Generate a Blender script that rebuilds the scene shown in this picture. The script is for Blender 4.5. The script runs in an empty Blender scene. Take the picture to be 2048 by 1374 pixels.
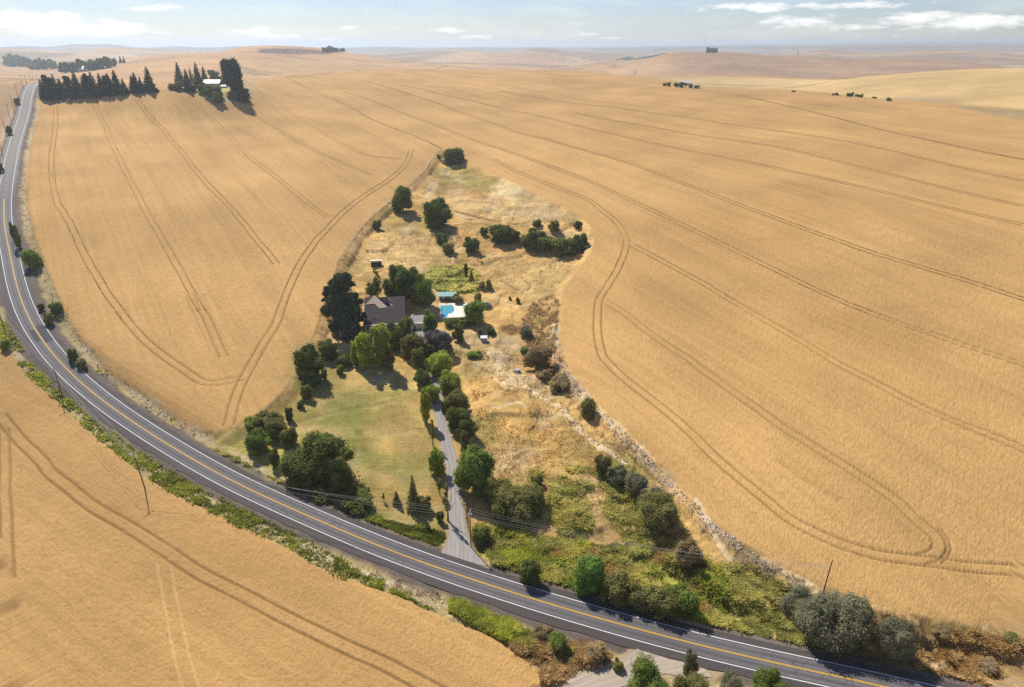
import bpy, math, random, time
T00 = time.time()
import numpy as np
R = math.radians
rng = np.random.default_rng(7)
random.seed(7)
scn = bpy.context.scene

# ------------------------------------------------------------------ camera, light, exposure
CAM_Z, PITCH, FPX = 128.0, 23.693, 1365.33
cd = bpy.data.cameras.new('camera'); cam = bpy.data.objects.new('camera', cd)
scn.collection.objects.link(cam); scn.camera = cam
cam.location = (0, 0, CAM_Z); cam.rotation_euler = (R(90 - PITCH), 0, 0)
cd.sensor_width = 36; cd.lens = 24; cd.clip_start = 1; cd.clip_end = 90000
SUN_AZ, SUN_EL = -33.0, 47.0           # degrees clockwise from +Y
sl = bpy.data.lights.new('sun', 'SUN'); sun = bpy.data.objects.new('sun', sl); scn.collection.objects.link(sun)
sl.energy = 4.7; sl.angle = R(0.53); sl.color = (1.0, 0.93, 0.83)
sun.rotation_euler = (R(90 - SUN_EL), 0, R(180 - SUN_AZ)); sun.location = (-300, 300, 400)
SKY_STRENGTH = 0.088
HAZE_DENSITY = 0.0001
scn.view_settings.view_transform = 'Standard'; scn.view_settings.look = 'None'
scn.view_settings.exposure = 0.19; scn.view_settings.gamma = 1.0; scn.view_settings.use_curve_mapping = False
scn.cycles.use_denoising = False
scn.cycles.max_bounces = 6; scn.cycles.volume_bounces = 2; scn.cycles.transparent_max_bounces = 4
scn.cycles.volume_step_rate = 10

class NT:
    """small helper for node trees"""
    def __init__(s, tree): s.t = tree; s.n = tree.nodes; s.l = tree.links
    def node(s, typ, **kw):
        n = s.n.new(typ)
        for k, v in kw.items(): setattr(n, k, v)
        return n
    def put(s, sock, v):
        if hasattr(v, 'is_linked') or isinstance(v, bpy.types.NodeSocket): s.l.new(v, sock)
        else: sock.default_value = v
    def math(s, op, a, b=None, c=None, clamp=False):
        n = s.node('ShaderNodeMath', operation=op); n.use_clamp = clamp
        s.put(n.inputs[0], a)
        if b is not None: s.put(n.inputs[1], b)
        if c is not None: s.put(n.inputs[2], c)
        return n.outputs[0]
    def noise(s, vec, scale, detail=3, rough=0.55, out='Fac', dist=0.0):
        n = s.node('ShaderNodeTexNoise'); n.inputs['Scale'].default_value = scale
        n.inputs['Detail'].default_value = detail; n.inputs['Roughness'].default_value = rough
        n.inputs['Distortion'].default_value = dist
        if vec is not None: s.l.new(vec, n.inputs['Vector'])
        return n.outputs[out]
    def maprange(s, v, a, b, c, d, smooth=False):
        n = s.node('ShaderNodeMapRange')
        if smooth: n.interpolation_type = 'SMOOTHSTEP'
        s.put(n.inputs[0], v)
        for i, q in enumerate((a, b, c, d)): s.put(n.inputs[i + 1], q)
        return n.outputs[0]
    def mix(s, f, a, b, blend='MIX'):
        n = s.node('ShaderNodeMix', data_type='RGBA', blend_type=blend)
        s.put(n.inputs[0], f)
        s.put(n.inputs[6], a if not isinstance(a, tuple) or len(a) == 4 else a + (1,))
        s.put(n.inputs[7], b if not isinstance(b, tuple) or len(b) == 4 else b + (1,))
        return n.outputs[2]
    def comb(s, x, y, z=0.0):
        n = s.node('ShaderNodeCombineXYZ')
        for i, q in enumerate((x, y, z)): s.put(n.inputs[i], q)
        return n.outputs[0]

w = bpy.data.worlds.new('World'); scn.world = w; w.use_nodes = True
N = NT(w.node_tree); N.n.clear()
sky = N.node('ShaderNodeTexSky', sky_type='NISHITA'); sky.sun_disc = False
sky.sun_elevation = R(SUN_EL); sky.sun_rotation = R(SUN_AZ); sky.altitude = 800
sky.air_density = 1.0; sky.dust_density = 0.4; sky.ozone_density = 2.5
tc = N.node('ShaderNodeTexCoord'); sp = N.node('ShaderNodeSeparateXYZ'); N.l.new(tc.outputs['Generated'], sp.inputs[0])
az_s = N.math('ARCTAN2', sp.outputs[0], sp.outputs[1]); el_s = N.math('ARCSINE', sp.outputs[2])
def px_dir(u, v):
    th = R(PITCH); dx = (u - 1024) / FPX; dz = -(v - 687) / FPX
    d = np.array([dx, math.cos(th) + dz * math.sin(th), -math.sin(th) + dz * math.cos(th)])
    return d / np.linalg.norm(d)
blobs = [(60,42,90,20,1.0),(150,58,120,15,1.0),(230,58,90,14,.9),(300,16,45,9,.8),(320,66,40,6,.6),(0,85,30,7,.5),(20,40,60,16,.8),
         (500,62,60,9,.8),(560,72,80,7,.75),(640,78,40,5,.5),(690,56,22,6,.7),(900,62,50,6,.7),(950,73,60,6,.55),(1170,68,45,5,.6),(1230,76,50,4,.5),
         (1350,82,60,5,.4),(1480,14,120,10,.75),(1600,40,90,13,.8),(1720,55,60,8,.6),(1830,36,90,12,.9),(1950,44,90,13,.9),(2040,42,60,16,.8),(1700,10,150,8,.6),(1900,72,120,5,.35),(620,-60,300,30,.7),(1400,-90,350,30,.7)]
acc = None
for (u, v, su, sv, a) in blobs:
    d = px_dir(u, v); A = math.atan2(d[0], d[1]); E_ = math.asin(d[2])
    k = 0.0006
    x1 = N.math('MULTIPLY', N.math('SUBTRACT', az_s, A), 1 / (su * k)); y1 = N.math('MULTIPLY', N.math('SUBTRACT', el_s, E_), 1 / (sv * k))
    q = N.math('ADD', N.math('MULTIPLY', x1, x1), N.math('MULTIPLY', y1, y1))
    g = N.math('MULTIPLY', N.math('EXPONENT', N.math('MULTIPLY', q, -0.9)), a)
    acc = g if acc is None else N.math('MAXIMUM', acc, g)
cv = N.comb(N.math('MULTIPLY', az_s, 26.0), N.math('MULTIPLY', el_s, 85.0), 0.0)
n1 = N.noise(cv, 1.0, 6, 0.6)
cv2 = N.comb(N.math('MULTIPLY', az_s, 3.0), N.math('MULTIPLY', el_s, 9.0), 4.0)
n2 = N.noise(cv2, 1.0, 6, 0.62)
gen = N.maprange(n2, 0.55, 0.75, 0.0, 0.8, True)
gen = N.math('MULTIPLY', gen, N.maprange(el_s, 0.06, 0.16, 0.0, 1.0, True))
m1 = N.math('ADD', acc, N.math('MULTIPLY', N.math('SUBTRACT', n1, 0.5), 1.9))
mask = N.maprange(m1, 0.24, 0.86, 0.0, 0.92, True)
mask = N.math('MAXIMUM', mask, gen)
veil = N.noise(N.comb(N.math('MULTIPLY', az_s, 8.0), N.math('MULTIPLY', el_s, 45.0), 9.0), 1.0, 4, 0.55)
veil = N.math('MULTIPLY', N.maprange(veil, 0.45, 0.75, 0.0, 0.25, True), N.maprange(el_s, -0.01, 0.5, 1.0, 0.0))
mask = N.math('MAXIMUM', mask, veil)
skyc = N.mix(1.0, sky.outputs[0], (.84, .88, 1.04), 'MULTIPLY')
cl = N.mix(mask, skyc, (11.8, 11.7, 11.5))
bg = N.node('ShaderNodeBackground'); N.l.new(cl, bg.inputs[0]); bg.inputs[1].default_value = SKY_STRENGTH
ow = N.node('ShaderNodeOutputWorld'); N.l.new(bg.outputs[0], ow.inputs[0])

# ------------------------------------------------------------------ numeric helpers
def vnoise(x, y, scale, seed=0, octaves=1):
    x = np.asarray(x, float) / scale; y = np.asarray(y, float) / scale
    out = np.zeros_like(x); amp = 1.0; tot = 0
    for o in range(octaves):
        xi = np.floor(x).astype(np.int64); yi = np.floor(y).astype(np.int64)
        fx = x - xi; fy = y - yi; fx = fx * fx * (3 - 2 * fx); fy = fy * fy * (3 - 2 * fy)
        def h(a, b):
            n = (a * 374761393 + b * 668265263 + (seed + o) * 1442695041) & 0x7fffffff
            n = ((n ^ (n >> 13)) * 1274126177) & 0x7fffffff
            return ((n ^ (n >> 16)) & 0xffff) / 65535.0
        v = (h(xi, yi) * (1 - fx) + h(xi + 1, yi) * fx) * (1 - fy) + (h(xi, yi + 1) * (1 - fx) + h(xi + 1, yi + 1) * fx) * fy
        out += v * amp; tot += amp; amp *= 0.5; x = x * 2.03 + 17.3; y = y * 2.03 + 5.1
    return out / tot
def sstep(a, b, x):
    t = np.clip((x - a) / (b - a), 0, 1); return t * t * (3 - 2 * t)
def pchip(xk, yk, x):
    xk = np.asarray(xk, float); yk = np.asarray(yk, float)
    hk = np.diff(xk); dk = np.diff(yk) / hk; m = np.zeros_like(yk)
    for i in range(1, len(xk) - 1):
        if dk[i - 1] * dk[i] > 0:
            w1 = 2 * hk[i] + hk[i - 1]; w2 = hk[i] + 2 * hk[i - 1]
            m[i] = (w1 + w2) / (w1 / dk[i - 1] + w2 / dk[i])
    m[0] = dk[0]; m[-1] = dk[-1]
    x = np.clip(x, xk[0], xk[-1]); i = np.clip(np.searchsorted(xk, x) - 1, 0, len(xk) - 2)
    t = (x - xk[i]) / hk[i]; h = hk[i]
    return (yk[i] * (1 + 2 * t) * (1 - t) ** 2 + m[i] * h * t * (1 - t) ** 2 + yk[i + 1] * t * t * (3 - 2 * t) + m[i + 1] * h * t * t * (t - 1))

# ------------------------------------------------------------------ the lie of the land: contour lines surveyed along the photo's crests
def nodes_h(lst):      # (u, v, drop below the camera)
    o = []
    for u, v, h in lst:
        d = px_dir(u, v); r = h / (-d[2]) * math.hypot(d[0], d[1])
        o.append((math.atan2(d[0], d[1]), r, CAM_Z - h))
    return o
def nodes_r(lst):      # (u, v, distance)
    o = []
    for u, v, r in lst:
        d = px_dir(u, v); o.append((math.atan2(d[0], d[1]), r, CAM_Z + r * d[2] / math.hypot(d[0], d[1])))
    return o
def zipn(us, vs, rs): return nodes_r(list(zip(us, vs, rs)))
U = [-150, 60, 250, 450, 600, 800, 1000, 1150, 1290, 1400, 1590, 1780, 1960, 2180]
layers = [
 nodes_h([(-100,1374,130),(1000,1374,131),(2148,1374,130)]),
 nodes_h([(-200,900,121),(300,880,122),(900,870,125),(1500,870,121),(2150,870,116)]),
 nodes_h([(-150,640,106),(40,560,99),(300,600,106),(600,620,113),(780,640,117),(1000,620,117),(1300,600,112),(1700,600,106),(2150,600,100)]),
 nodes_h([(-50,400,86),(150,400,84),(500,400,89),(900,380,95),(1200,400,94),(1600,400,87),(2150,430,83)]),
 nodes_h([(-20,250,66),(80,230,61),(300,250,65),(600,250,70),(900,240,74),(1300,260,73),(1700,290,71),(2150,330,72)]),
 zipn(U, [165,163,180,180,151,139,138,141,157,175,184,201,214,240], [980,980,810,790,1250,1400,1430,1400,1130,980,930,880,840,760]),
 zipn(U, [164,161,166,163,146,139,146,152,167,184,192,207,219,244], [1300,1250,1080,1080,1500,1600,1650,1650,1400,1250,1200,1150,1100,1000]),
 zipn([-150,60,250,450,600,800,1000,1150,1290,1400,1500,1590,1650,1700,1780,1850,1960,2180], [160,158,150,142,139,137,152,155,163,180,190,184,173,163,154,147,140,138], [1700,1600,1450,1400,1750,1800,1900,1900,1750,1650,1600,1600,1600,1600,1600,1600,1600,1600]),
 zipn(U, [150,150,132,122,122,130,150,150,150,150,160,165,150,148], [2300,2200,1900,1800,2200,2200,2300,2300,2250,2200,2200,2200,2300,2300]),
 zipn([-150,60,120,170,250,330,410,440,480,560,640,700,740,850,970,1050,1110,1200,1300,1340,1433,1520,1589,1640,1698,1807,1951,2048,2180],
      [140,141,146,143,124,114,110,108,100,96,97,105,110,122,133,136,139,128,114,105,105,110,112,115,119,119,129,139,150],
      [3000,3000,2800,2600,2500,2400,2300,2400,2600,2700,2700,2700,2700,2700,3000,3200,3200,3200,3200,3200,3200,3200,3200,3200,3200,3200,3200,3200,3200]),
 zipn([-150,60,250,450,600,800,1000,1150,1290,1400,1700,2180],[124,124,126,122,118,128,126,128,126,118,126,134],[4200]*12),
 zipn([-150,0,40,100,160,210,300,400,500,650,750,850,930,1000,1070,1150,1250,1350,1450,1560,1610,1660,1710,1760,1850,2000,2180],
      [103,99,99,105,103,97,100,105,107,107,108,101,100,106,97,104,110,112,111,110,104,99,104,105,101,104,104],[5600]*27),
 zipn([-150,400,900,1500,2180],[108,112,110,108,108],[7500]*5),
 zipn([-150,0,30,60,100,130,155,180,205,240,285,320,350,420,470,540,640,700,770,850,960,1040,1075,1130,1250,1500,1850,2180],
      [97,95,92,91,95,89,87,90,87,90,97,94,92,96,92,96,99,96,93,97,94,96,93,97,95,92,90,90],[9500]*28),
 zipn([-150,500,1100,2180],[100,99,98,96],[12500]*4),
 zipn([-150,300,700,1200,1500,1700,1850,2050,2180],[95,95,95,93.5,89,86.5,84.5,84.5,85],[17000]*9),
 zipn([-150,1000,2180],[95,95,95],[30000]*3),
]
AZT = np.radians(np.linspace(-62, 62, 621)); QT = np.linspace(math.log(40), math.log(30000), 1400)
lr, lz = [], []
for L in layers:
    a = np.array([p[0] for p in L]); o = np.argsort(a); a = a[o]
    lr.append(pchip(a, np.log(np.array([p[1] for p in L])[o]), AZT)); lz.append(pchip(a, np.array([p[2] for p in L])[o], AZT))
lr = np.array(lr); lz = np.array(lz)
TAB = np.zeros((len(AZT), len(QT)))
for i in range(len(AZT)):
    q = np.concatenate([[math.log(40)], lr[:, i]]); q = np.maximum.accumulate(q + np.arange(len(q)) * 1e-4)
    TAB[i] = pchip(q, np.concatenate([[-2.5], lz[:, i]]), QT)
ker = np.exp(-0.5 * (np.arange(-6, 7) / 2.5) ** 2); ker /= ker.sum()
TAB = np.apply_along_axis(lambda m: np.convolve(np.pad(m, 6, mode='edge'), ker, mode='valid'), 0, TAB)
def z0(x, y):
    az = np.arctan2(x, y); r = np.maximum(np.hypot(x, y), 41)
    fa = np.clip((az - AZT[0]) / (AZT[1] - AZT[0]), 0, len(AZT) - 1.001); fq = np.clip((np.log(r) - QT[0]) / (QT[1] - QT[0]), 0, len(QT) - 1.001)
    ia = fa.astype(int); iq = fq.astype(int); ta = fa - ia; tq = fq - iq
    z = (TAB[ia, iq] * (1 - ta) + TAB[ia + 1, iq] * ta) * (1 - tq) + (TAB[ia, iq + 1] * (1 - ta) + TAB[ia + 1, iq + 1] * ta) * tq
    z = z + (vnoise(x, y, 90, 3) - .5) * 2.2 * sstep(60, 250, r) * (1 - sstep(2500, 4000, r)) + (vnoise(x, y, 420, 5) - .5) * 24 * sstep(900, 2500, r) * (1 - sstep(4500, 7000, r))
    return z
TS = 60 * 1.004 ** np.arange(1640)
def ray_hit(uv, zf, dz=0.0):
    uv = np.asarray(uv, float).reshape(-1, 2); th = R(PITCH)
    dx = (uv[:, 0] - 1024) / FPX; dv = -(uv[:, 1] - 687) / FPX
    D = np.stack([dx, math.cos(th) + dv * math.sin(th), -math.sin(th) + dv * math.cos(th)], 1); D /= np.linalg.norm(D, axis=1)[:, None]
    below = (CAM_Z + D[:, 2:3] * TS) < zf(D[:, 0:1] * TS, D[:, 1:2] * TS) + dz
    below[:, -1] = True; k = below.argmax(1); hi = TS[k]; lo = TS[np.maximum(k - 1, 0)]
    for k in range(18):
        m = (lo + hi) / 2; P = D * m[:, None]; b = (CAM_Z + P[:, 2]) < zf(P[:, 0], P[:, 1]) + dz
        hi = np.where(b, m, hi); lo = np.where(b, lo, m)
    P = D * hi[:, None]; P[:, 2] += CAM_Z
    return P
def resample(P, step):
    P = np.asarray(P, float); n = len(P)
    if n > 2:    # Catmull-Rom
        Q = np.vstack([2 * P[0] - P[1], P, 2 * P[-1] - P[-2]]); out = []
        for i in range(n - 1):
            p0, p1, p2, p3 = Q[i:i + 4]; t = np.linspace(0, 1, 12, endpoint=False)[:, None]
            out.append(.5 * ((2 * p1) + (-p0 + p2) * t + (2 * p0 - 5 * p1 + 4 * p2 - p3) * t ** 2 + (-p0 + 3 * p1 - 3 * p2 + p3) * t ** 3))
        P = np.vstack(out + [P[-1:]])
    s = np.concatenate([[0], np.cumsum(np.linalg.norm(np.diff(P[:, :2], axis=0), axis=1))])
    m = max(2, int(s[-1] / step) + 1); t = np.linspace(0, s[-1], m)
    return np.stack([np.interp(t, s, P[:, k]) for k in range(P.shape[1])], 1)
def smooth1(a, n):
    k = np.ones(2 * n + 1) / (2 * n + 1); return np.convolve(np.pad(a, n, mode='edge'), k, mode='valid')
def seg_dist(x, y, P):
    """distance to a polyline, signed side (+ = left of travel) and arclength"""
    best = np.full(x.shape, 1e9); side = np.zeros(x.shape); arc = np.zeros(x.shape); s = 0
    for i in range(len(P) - 1):
        a, b = P[i, :2], P[i + 1, :2]; d = b - a; L = math.hypot(*d)
        if L < 1e-6: continue
        t = np.clip(((x - a[0]) * d[0] + (y - a[1]) * d[1]) / L ** 2, 0, 1)
        ex = x - a[0] - t * d[0]; ey = y - a[1] - t * d[1]; q = np.hypot(ex, ey)
        m = q < best; best = np.where(m, q, best); side = np.where(m, np.sign(d[0] * ey - d[1] * ex), side); arc = np.where(m, s + t * L, arc); s += L
    return best, side, arc
def poly_sd(x, y, P):
    """signed distance to a closed polygon, + inside"""
    P = np.asarray(P)[:, :2]; best = np.full(x.shape, 1e9); ins = np.zeros(x.shape, bool)
    for i in range(len(P)):
        a, b = P[i], P[(i + 1) % len(P)]; d = b - a; L2 = max(d @ d, 1e-9)
        t = np.clip(((x - a[0]) * d[0] + (y - a[1]) * d[1]) / L2, 0, 1)
        best = np.minimum(best, np.hypot(x - a[0] - t * d[0], y - a[1] - t * d[1]))
        c = (a[1] > y) != (b[1] > y)
        with np.errstate(divide='ignore', invalid='ignore'):
            ins ^= c & (x < (b[0] - a[0]) * (y - a[1]) / (b[1] - a[1] if b[1] != a[1] else 1e-9) + a[0])
    return np.where(ins, best, -best)
def bbox_sel(x, y, P, m):
    P = np.asarray(P); return (x > P[:, 0].min() - m) & (x < P[:, 0].max() + m) & (y > P[:, 1].min() - m) & (y < P[:, 1].max() + m)

ROAD_DROP = -1.2
road_px = [(2600,1560),(2300,1500),(2048,1440),(1776,1373),(1600,1338),(1500,1316),(1350,1279),(1195,1236),(1100,1209),(1000,1177),(900,1145),(800,1110),(700,1068),(620,1033),(560,1006),(480,972),(400,927),(320,880),(240,828),(200,799),(160,766),(121,729),(91,691),(65,653),(45,610),(31,562),(20,506),(12,470),(8,435),(9,400),(15,360),(27,300),(39,260),(50,230),(56,200),(60,182),(66,170),(78,163),(104,159.5),(140,160)]
RC = ray_hit(road_px, z0, ROAD_DROP); RC = resample(RC, 5.0)
for k in range(2): RC[:, 0] = smooth1(RC[:, 0], 3); RC[:, 1] = smooth1(RC[:, 1], 3)
RC[:, 2] = smooth1(z0(RC[:, 0], RC[:, 1]) + ROAD_DROP, 7)
RC_LEN = np.concatenate([[0], np.cumsum(np.hypot(np.diff(RC[:, 0]), np.diff(RC[:, 1])))])
prop_px = [(882,299),(862,325),(845,345),(810,380),(780,405),(750,430),(720,460),(700,490),(679,524),(660,575),(646,615),(637,646),(626,679),(612,705),(596,745),(579,770),(560,790),(542,808),(516,834),(490,846),(452,866),(425,880),
           (440,905),(520,975),(600,1010),(750,1072),(880,1105),(960,1128),(1100,1185),(1250,1235),(1400,1275),(1600,1320),(1800,1368),(2000,1410),(2300,1440),
           (2300,1310),(2048,1269),(1922,1250),(1843,1237),(1764,1218),(1716,1202),(1675,1183),(1637,1174),(1590,1149),(1552,1130),(1511,1104),(1463,1073),(1419,1041),(1370,984),(1338,946),(1306,914),(1274,879),(1239,847),(1200,811),(1165,776),(1136,744),(1117,715),(1110,686),(1112,647),(1120,601),(1135,564),(1160,531),(1181,506),(1189,479),(1184,457),(1166,439),(1141,424),(1098,402),(1046,378),(1007,356),(961,338),(933,323),(905,302)]
PROP = ray_hit(prop_px, z0)[:, :2]
NA, NR1 = 1300, 640
az_f = np.radians(np.linspace(-43, 43, NA)); az_c1 = np.radians(np.linspace(-180, -43.6, 46)); az_c2 = np.radians(np.linspace(43.6, 180, 46)[:-1])
AZ = np.concatenate([az_c1, az_f, az_c2]); iA0 = len(az_c1)
vv = np.linspace(1400, 190, NR1); dep = np.radians(PITCH) + np.arctan((vv - 687) / FPX)
r1 = 128 / np.tan(dep) * (1 - .35 * (1 - sstep(190, 700, vv)))
r1 = np.maximum.accumulate(r1)
r2 = r1[-1] * np.exp(np.linspace(0, math.log(32000 / r1[-1]), 230))[1:]
RR = np.concatenate([[2, 25, 55, 80, 92], r1, r2])
A2, R2 = np.meshgrid(AZ, RR, indexing='ij')
X = (np.sin(A2) * R2).ravel(); Y = (np.cos(A2) * R2).ravel(); Rr = R2.ravel(); nA, nR = A2.shape
def near_line(P, maxd):
    """distance from grid vertices to a densely sampled line and index of the nearest sample (windowed)"""
    dist = np.full(nA * nR, 999.0, np.float32); near_i = np.zeros(nA * nR, np.int32)
    a = np.arctan2(P[:, 0], P[:, 1]); r = np.hypot(P[:, 0], P[:, 1])
    for i in range(0, len(P), 6):
        j = min(i + 7, len(P)); ra, rb = r[i:j].min(), r[i:j].max(); m = maxd
        ia = np.searchsorted(AZ, a[i:j].min() - m / ra); ib = np.searchsorted(AZ, a[i:j].max() + m / ra) + 1; ja = max(np.searchsorted(RR, ra - m) - 1, 0); jb = np.searchsorted(RR, rb + m) + 1
        idx = (np.arange(ia, min(ib, nA))[:, None] * nR + np.arange(ja, min(jb, nR))[None, :]).ravel()
        if not len(idx): continue
        D2 = (X[idx, None] - P[None, i:j, 0]) ** 2 + (Y[idx, None] - P[None, i:j, 1]) ** 2; k = D2.argmin(1); d = np.sqrt(D2[np.arange(len(idx)), k])
        u = d < dist[idx]; dist[idx[u]] = d[u]; near_i[idx[u]] = i + k[u]
    return dist, near_i
Z = z0(X, Y)
s = bbox_sel(X, Y, PROP, 2); sd = poly_sd(X[s], Y[s], PROP); pm = np.zeros(len(X)); pm[s] = sd
Z[s] -= 2.2 * sstep(0, 6, sd) + sstep(3, 12, sd) * ((vnoise(X[s], Y[s], 22, 11, 2) - .5) * 1.3)
RC2 = resample(RC, 1.5); RC2[:, 2] = np.interp(np.linspace(0, 1, len(RC2)), np.linspace(0, 1, len(RC)), RC[:, 2])
ROADD, ri = near_line(RC2, 20)
f = 1 - sstep(8.0, 15.0, ROADD); prof = RC2[ri, 2] - 0.12 - 0.55 * sstep(6.3, 9.0, ROADD); Z = Z * (1 - f) + prof * f
GZ = Z.reshape(nA, nR).copy()
def lookup(x, y):
    a = np.arctan2(x, y); r = np.hypot(x, y); fa = (a - az_f[0]) / (az_f[1] - az_f[0]); ia = np.clip(np.floor(fa).astype(int), 0, NA - 2); ta = np.clip(fa - ia, 0, 1); ia = ia + iA0
    jr = np.clip(np.searchsorted(RR, r) - 1, 0, nR - 2); tr = np.clip((r - RR[jr]) / (RR[jr + 1] - RR[jr]), 0, 1)
    return (GZ[ia, jr] * (1 - ta) + GZ[ia + 1, jr] * ta) * (1 - tr) + (GZ[ia, jr + 1] * (1 - ta) + GZ[ia + 1, jr + 1] * ta) * tr
z1 = gz = lookup
def at(uv, dz=0.0): return ray_hit(uv, lookup, dz)
def at1(u, v, dz=0.0): return ray_hit([(u, v)], lookup, dz)[0]

# ------------------------------------------------------------------ wheel tracks (pairs of ruts), polylines along the ruts of the photo
print('T wheel tracks', round(time.time() - T00, 1))
tracks = [  # (points, half gap, strength, light)
 ([(110,202),(110,258),(104,298),(103,340),(111,394),(130,430),(151,470),(174,518),(200,564),(234,614),(272,660),(313,701),(369,740),(409,764),(460,760),(484,755)],1.6,1.0,0),
 ([(186,196),(200,234),(212,254),(222,282),(241,322),(261,362),(281,402),(301,438),(325,478),(349,522),(369,558),(393,602),(413,638),(433,682),(450,712)],1.6,.8,0),
 ([(262,186),(288,218),(321,254),(341,278),(369,310),(393,342),(421,374),(449,402),(481,438),(501,463),(553,527)],1.6,1.0,0),
 ([(377,194),(401,218),(433,246),(461,274),(500,314),(560,360),(620,408),(655,434)],1.6,.55,0),
 ([(486,209),(547,253),(615,294),(684,325),(745,350)],1.6,.6,0),
 ([(560,212),(640,262),(720,305),(800,318)],1.6,.35,0),
 ([(823,300),(808,332),(774,362),(744,381),(710,405),(677,433),(640,472),(618,500),(601,527),(579,574),(565,610),(553,644),(528,687),(502,731),(484,764),(469,804),(457,850)],1.7,1.0,0),
 ([(430,700),(400,640),(380,590)],1.6,.3,0),
 ([(985,317),(1007,329),(1037,344),(1092,366),(1129,381),(1175,399),(1205,421),(1235,447),(1250,475),(1250,500),(1238,532),(1218,565),(1203,590),(1196,620),(1195,658),(1203,705),(1226,734),(1255,760),(1296,792),(1344,831),(1392,875),(1431,914),(1480,957),(1539,1004),(1577,1035),(1621,1060),(1669,1082),(1716,1098),(1764,1111),(1827,1120),(1875,1125),(1938,1134),(2048,1139),(2200,1142)],1.7,1.0,0),
 ([(1210,603),(1248,626),(1290,658),(1344,696),(1380,718),(1408,741),(1480,792),(1560,850),(1640,900),(1720,950),(1794,1000),(1821,1028),(1852,1054),(1875,1076),(1881,1095),(1871,1111),(1843,1119)],1.7,.75,0),
 ([(1880,1060),(1898,1090),(1893,1112),(1880,1125)],.5,.8,0),
 ([(1265,490),(1400,563),(1540,645),(1700,738),(1870,825),(2048,897),(2200,960)],1.6,.9,0),
 ([(723,161),(791,179),(839,195),(890,212),(942,232),(993,249),(1044,267),(1096,280),(1181,304),(1284,335),(1480,410),(1700,490),(1930,560),(2048,598),(2200,640)],1.5,1.1,0),
 ([(689,184),(754,205),(805,226),(873,251),(960,285),(1010,301),(1100,332),(1250,395),(1400,466),(1560,545),(1750,628),(2048,728),(2200,780)],1.5,1.1,0),
 ([(800,170),(1000,215),(1200,262),(1500,325),(1800,392),(2048,450)],1.5,.8,0),
 ([(1150,225),(1500,285),(1650,316),(1850,366),(2048,412)],1.5,.8,0),
 ([(1000,182),(1300,225),(1600,268),(1900,330),(2048,362)],1.5,.6,0),
 ([(1560,920),(1620,965),(1680,1000)],.6,.5,0),
 ([(0,832),(20,855),(45,885),(85,925),(106,950),(188,1013),(264,1061),(345,1112),(444,1170),(528,1213),(606,1252),(700,1297),(773,1330),(832,1363),(900,1400)],1.75,1.0,0),
 ([(8,860),(10,950),(13,1050),(15,1200),(14,1374),(13,1420)],1.4,.9,0),
 ([(322,1118),(335,1170),(343,1220),(355,1280),(383,1374),(400,1420)],1.5,.45,1),
]
TR = []
for pts, hg, st, lt in tracks:
    P = resample(at(pts, .6)[:, :2], 3.0)
    P = P + np.stack([vnoise(P[:, 0], P[:, 1], 14, 21), vnoise(P[:, 0], P[:, 1], 14, 22)], 1) * .7 - .35
    T = np.gradient(P, axis=0); T /= np.linalg.norm(T, axis=1)[:, None]; Nn = np.stack([-T[:, 1], T[:, 0]], 1)
    for sgn in (-1, 1): TR.append((P + Nn * hg * sgn, .36, st, lt))
# dark strips: field divider and ledges
strips = [([(572,156),(620,180),(700,215),(740,238),(800,262),(850,282),(882,298)],1.3,.9,(.20,.15,.07)),
 ([(578,153.5),(650,149),(720,140),(760,139),(850,139.5),(960,136),(1030,134.5)],3.5,1.0,(.17,.12,.08)),
 ([(1480,192),(1540,205),(1600,219),(1660,234),(1737,254)],1.8,1.0,(.14,.10,.05)),
 ([(1740,256),(1850,280),(1950,302),(2048,321),(2180,345)],1.6,.9,(.16,.11,.055)),
 ([(415,108.5),(450,117),(500,133),(555,152)],3.0,.9,(.62,.50,.36)),
 ([(860,322),(845,345),(812,378),(780,403),(750,428),(720,458),(700,488),(682,520)],1.1,.7,(.56,.44,.26)),
 ([(903,418),(930,424),(965,432),(1000,437)],1.6,.9,(.22,.13,.07)), ([(1013,441),(1030,443),(1047,441)],1.3,.8,(.24,.15,.08)), ([(905,424),(925,431),(950,434)],1.0,.9,(.72,.60,.44)),
 ([(903,468),(912,480),(916,496),(906,510),(908,528),(925,540)],1.0,.8,(.68,.52,.30)), ([(880,475),(906,470),(915,486),(912,500)],.7,.7,(.24,.17,.07)),
 ([(974,702),(986,722),(996,745),(1008,768)],.7,.9,(.74,.60,.38)), ([(966,716),(980,740),(994,760),(1005,772)],.7,.8,(.70,.56,.34)),
 ([(1040,765),(1080,790),(1120,815),(1160,855),(1200,890),(1250,925)],1.1,.9,(.74,.62,.42)), ([(1390,1000),(1420,1050),(1440,1090),(1470,1128)],.8,.8,(.74,.60,.38)),
 ([(985,815),(1010,812),(1030,800),(1050,812)],.8,.8,(.70,.54,.32)), ([(1005,780),(1020,779),(1034,788),(1040,800)],.7,.8,(.30,.19,.08)),
 ([(600,820),(660,800),(730,785),(800,776),(840,774)],1.0,.3,(.56,.46,.22)), ([(610,840),(680,822),(740,812),(790,800)],1.2,.6,(.26,.22,.08)),
 ([(936,700),(950,690),(975,692),(1000,700)],1.0,.6,(.66,.50,.30)), ([(1000,600),(1040,612),(1075,600)],.9,.6,(.66,.50,.30)), ([(1000,560),(1040,580),(1060,575),(1050,560)],.9,.7,(.34,.22,.10)),
]
ST = [(resample(at(p)[:, :2], 4.0), w_, s_, c_) for p, w_, s_, c_ in strips]

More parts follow.
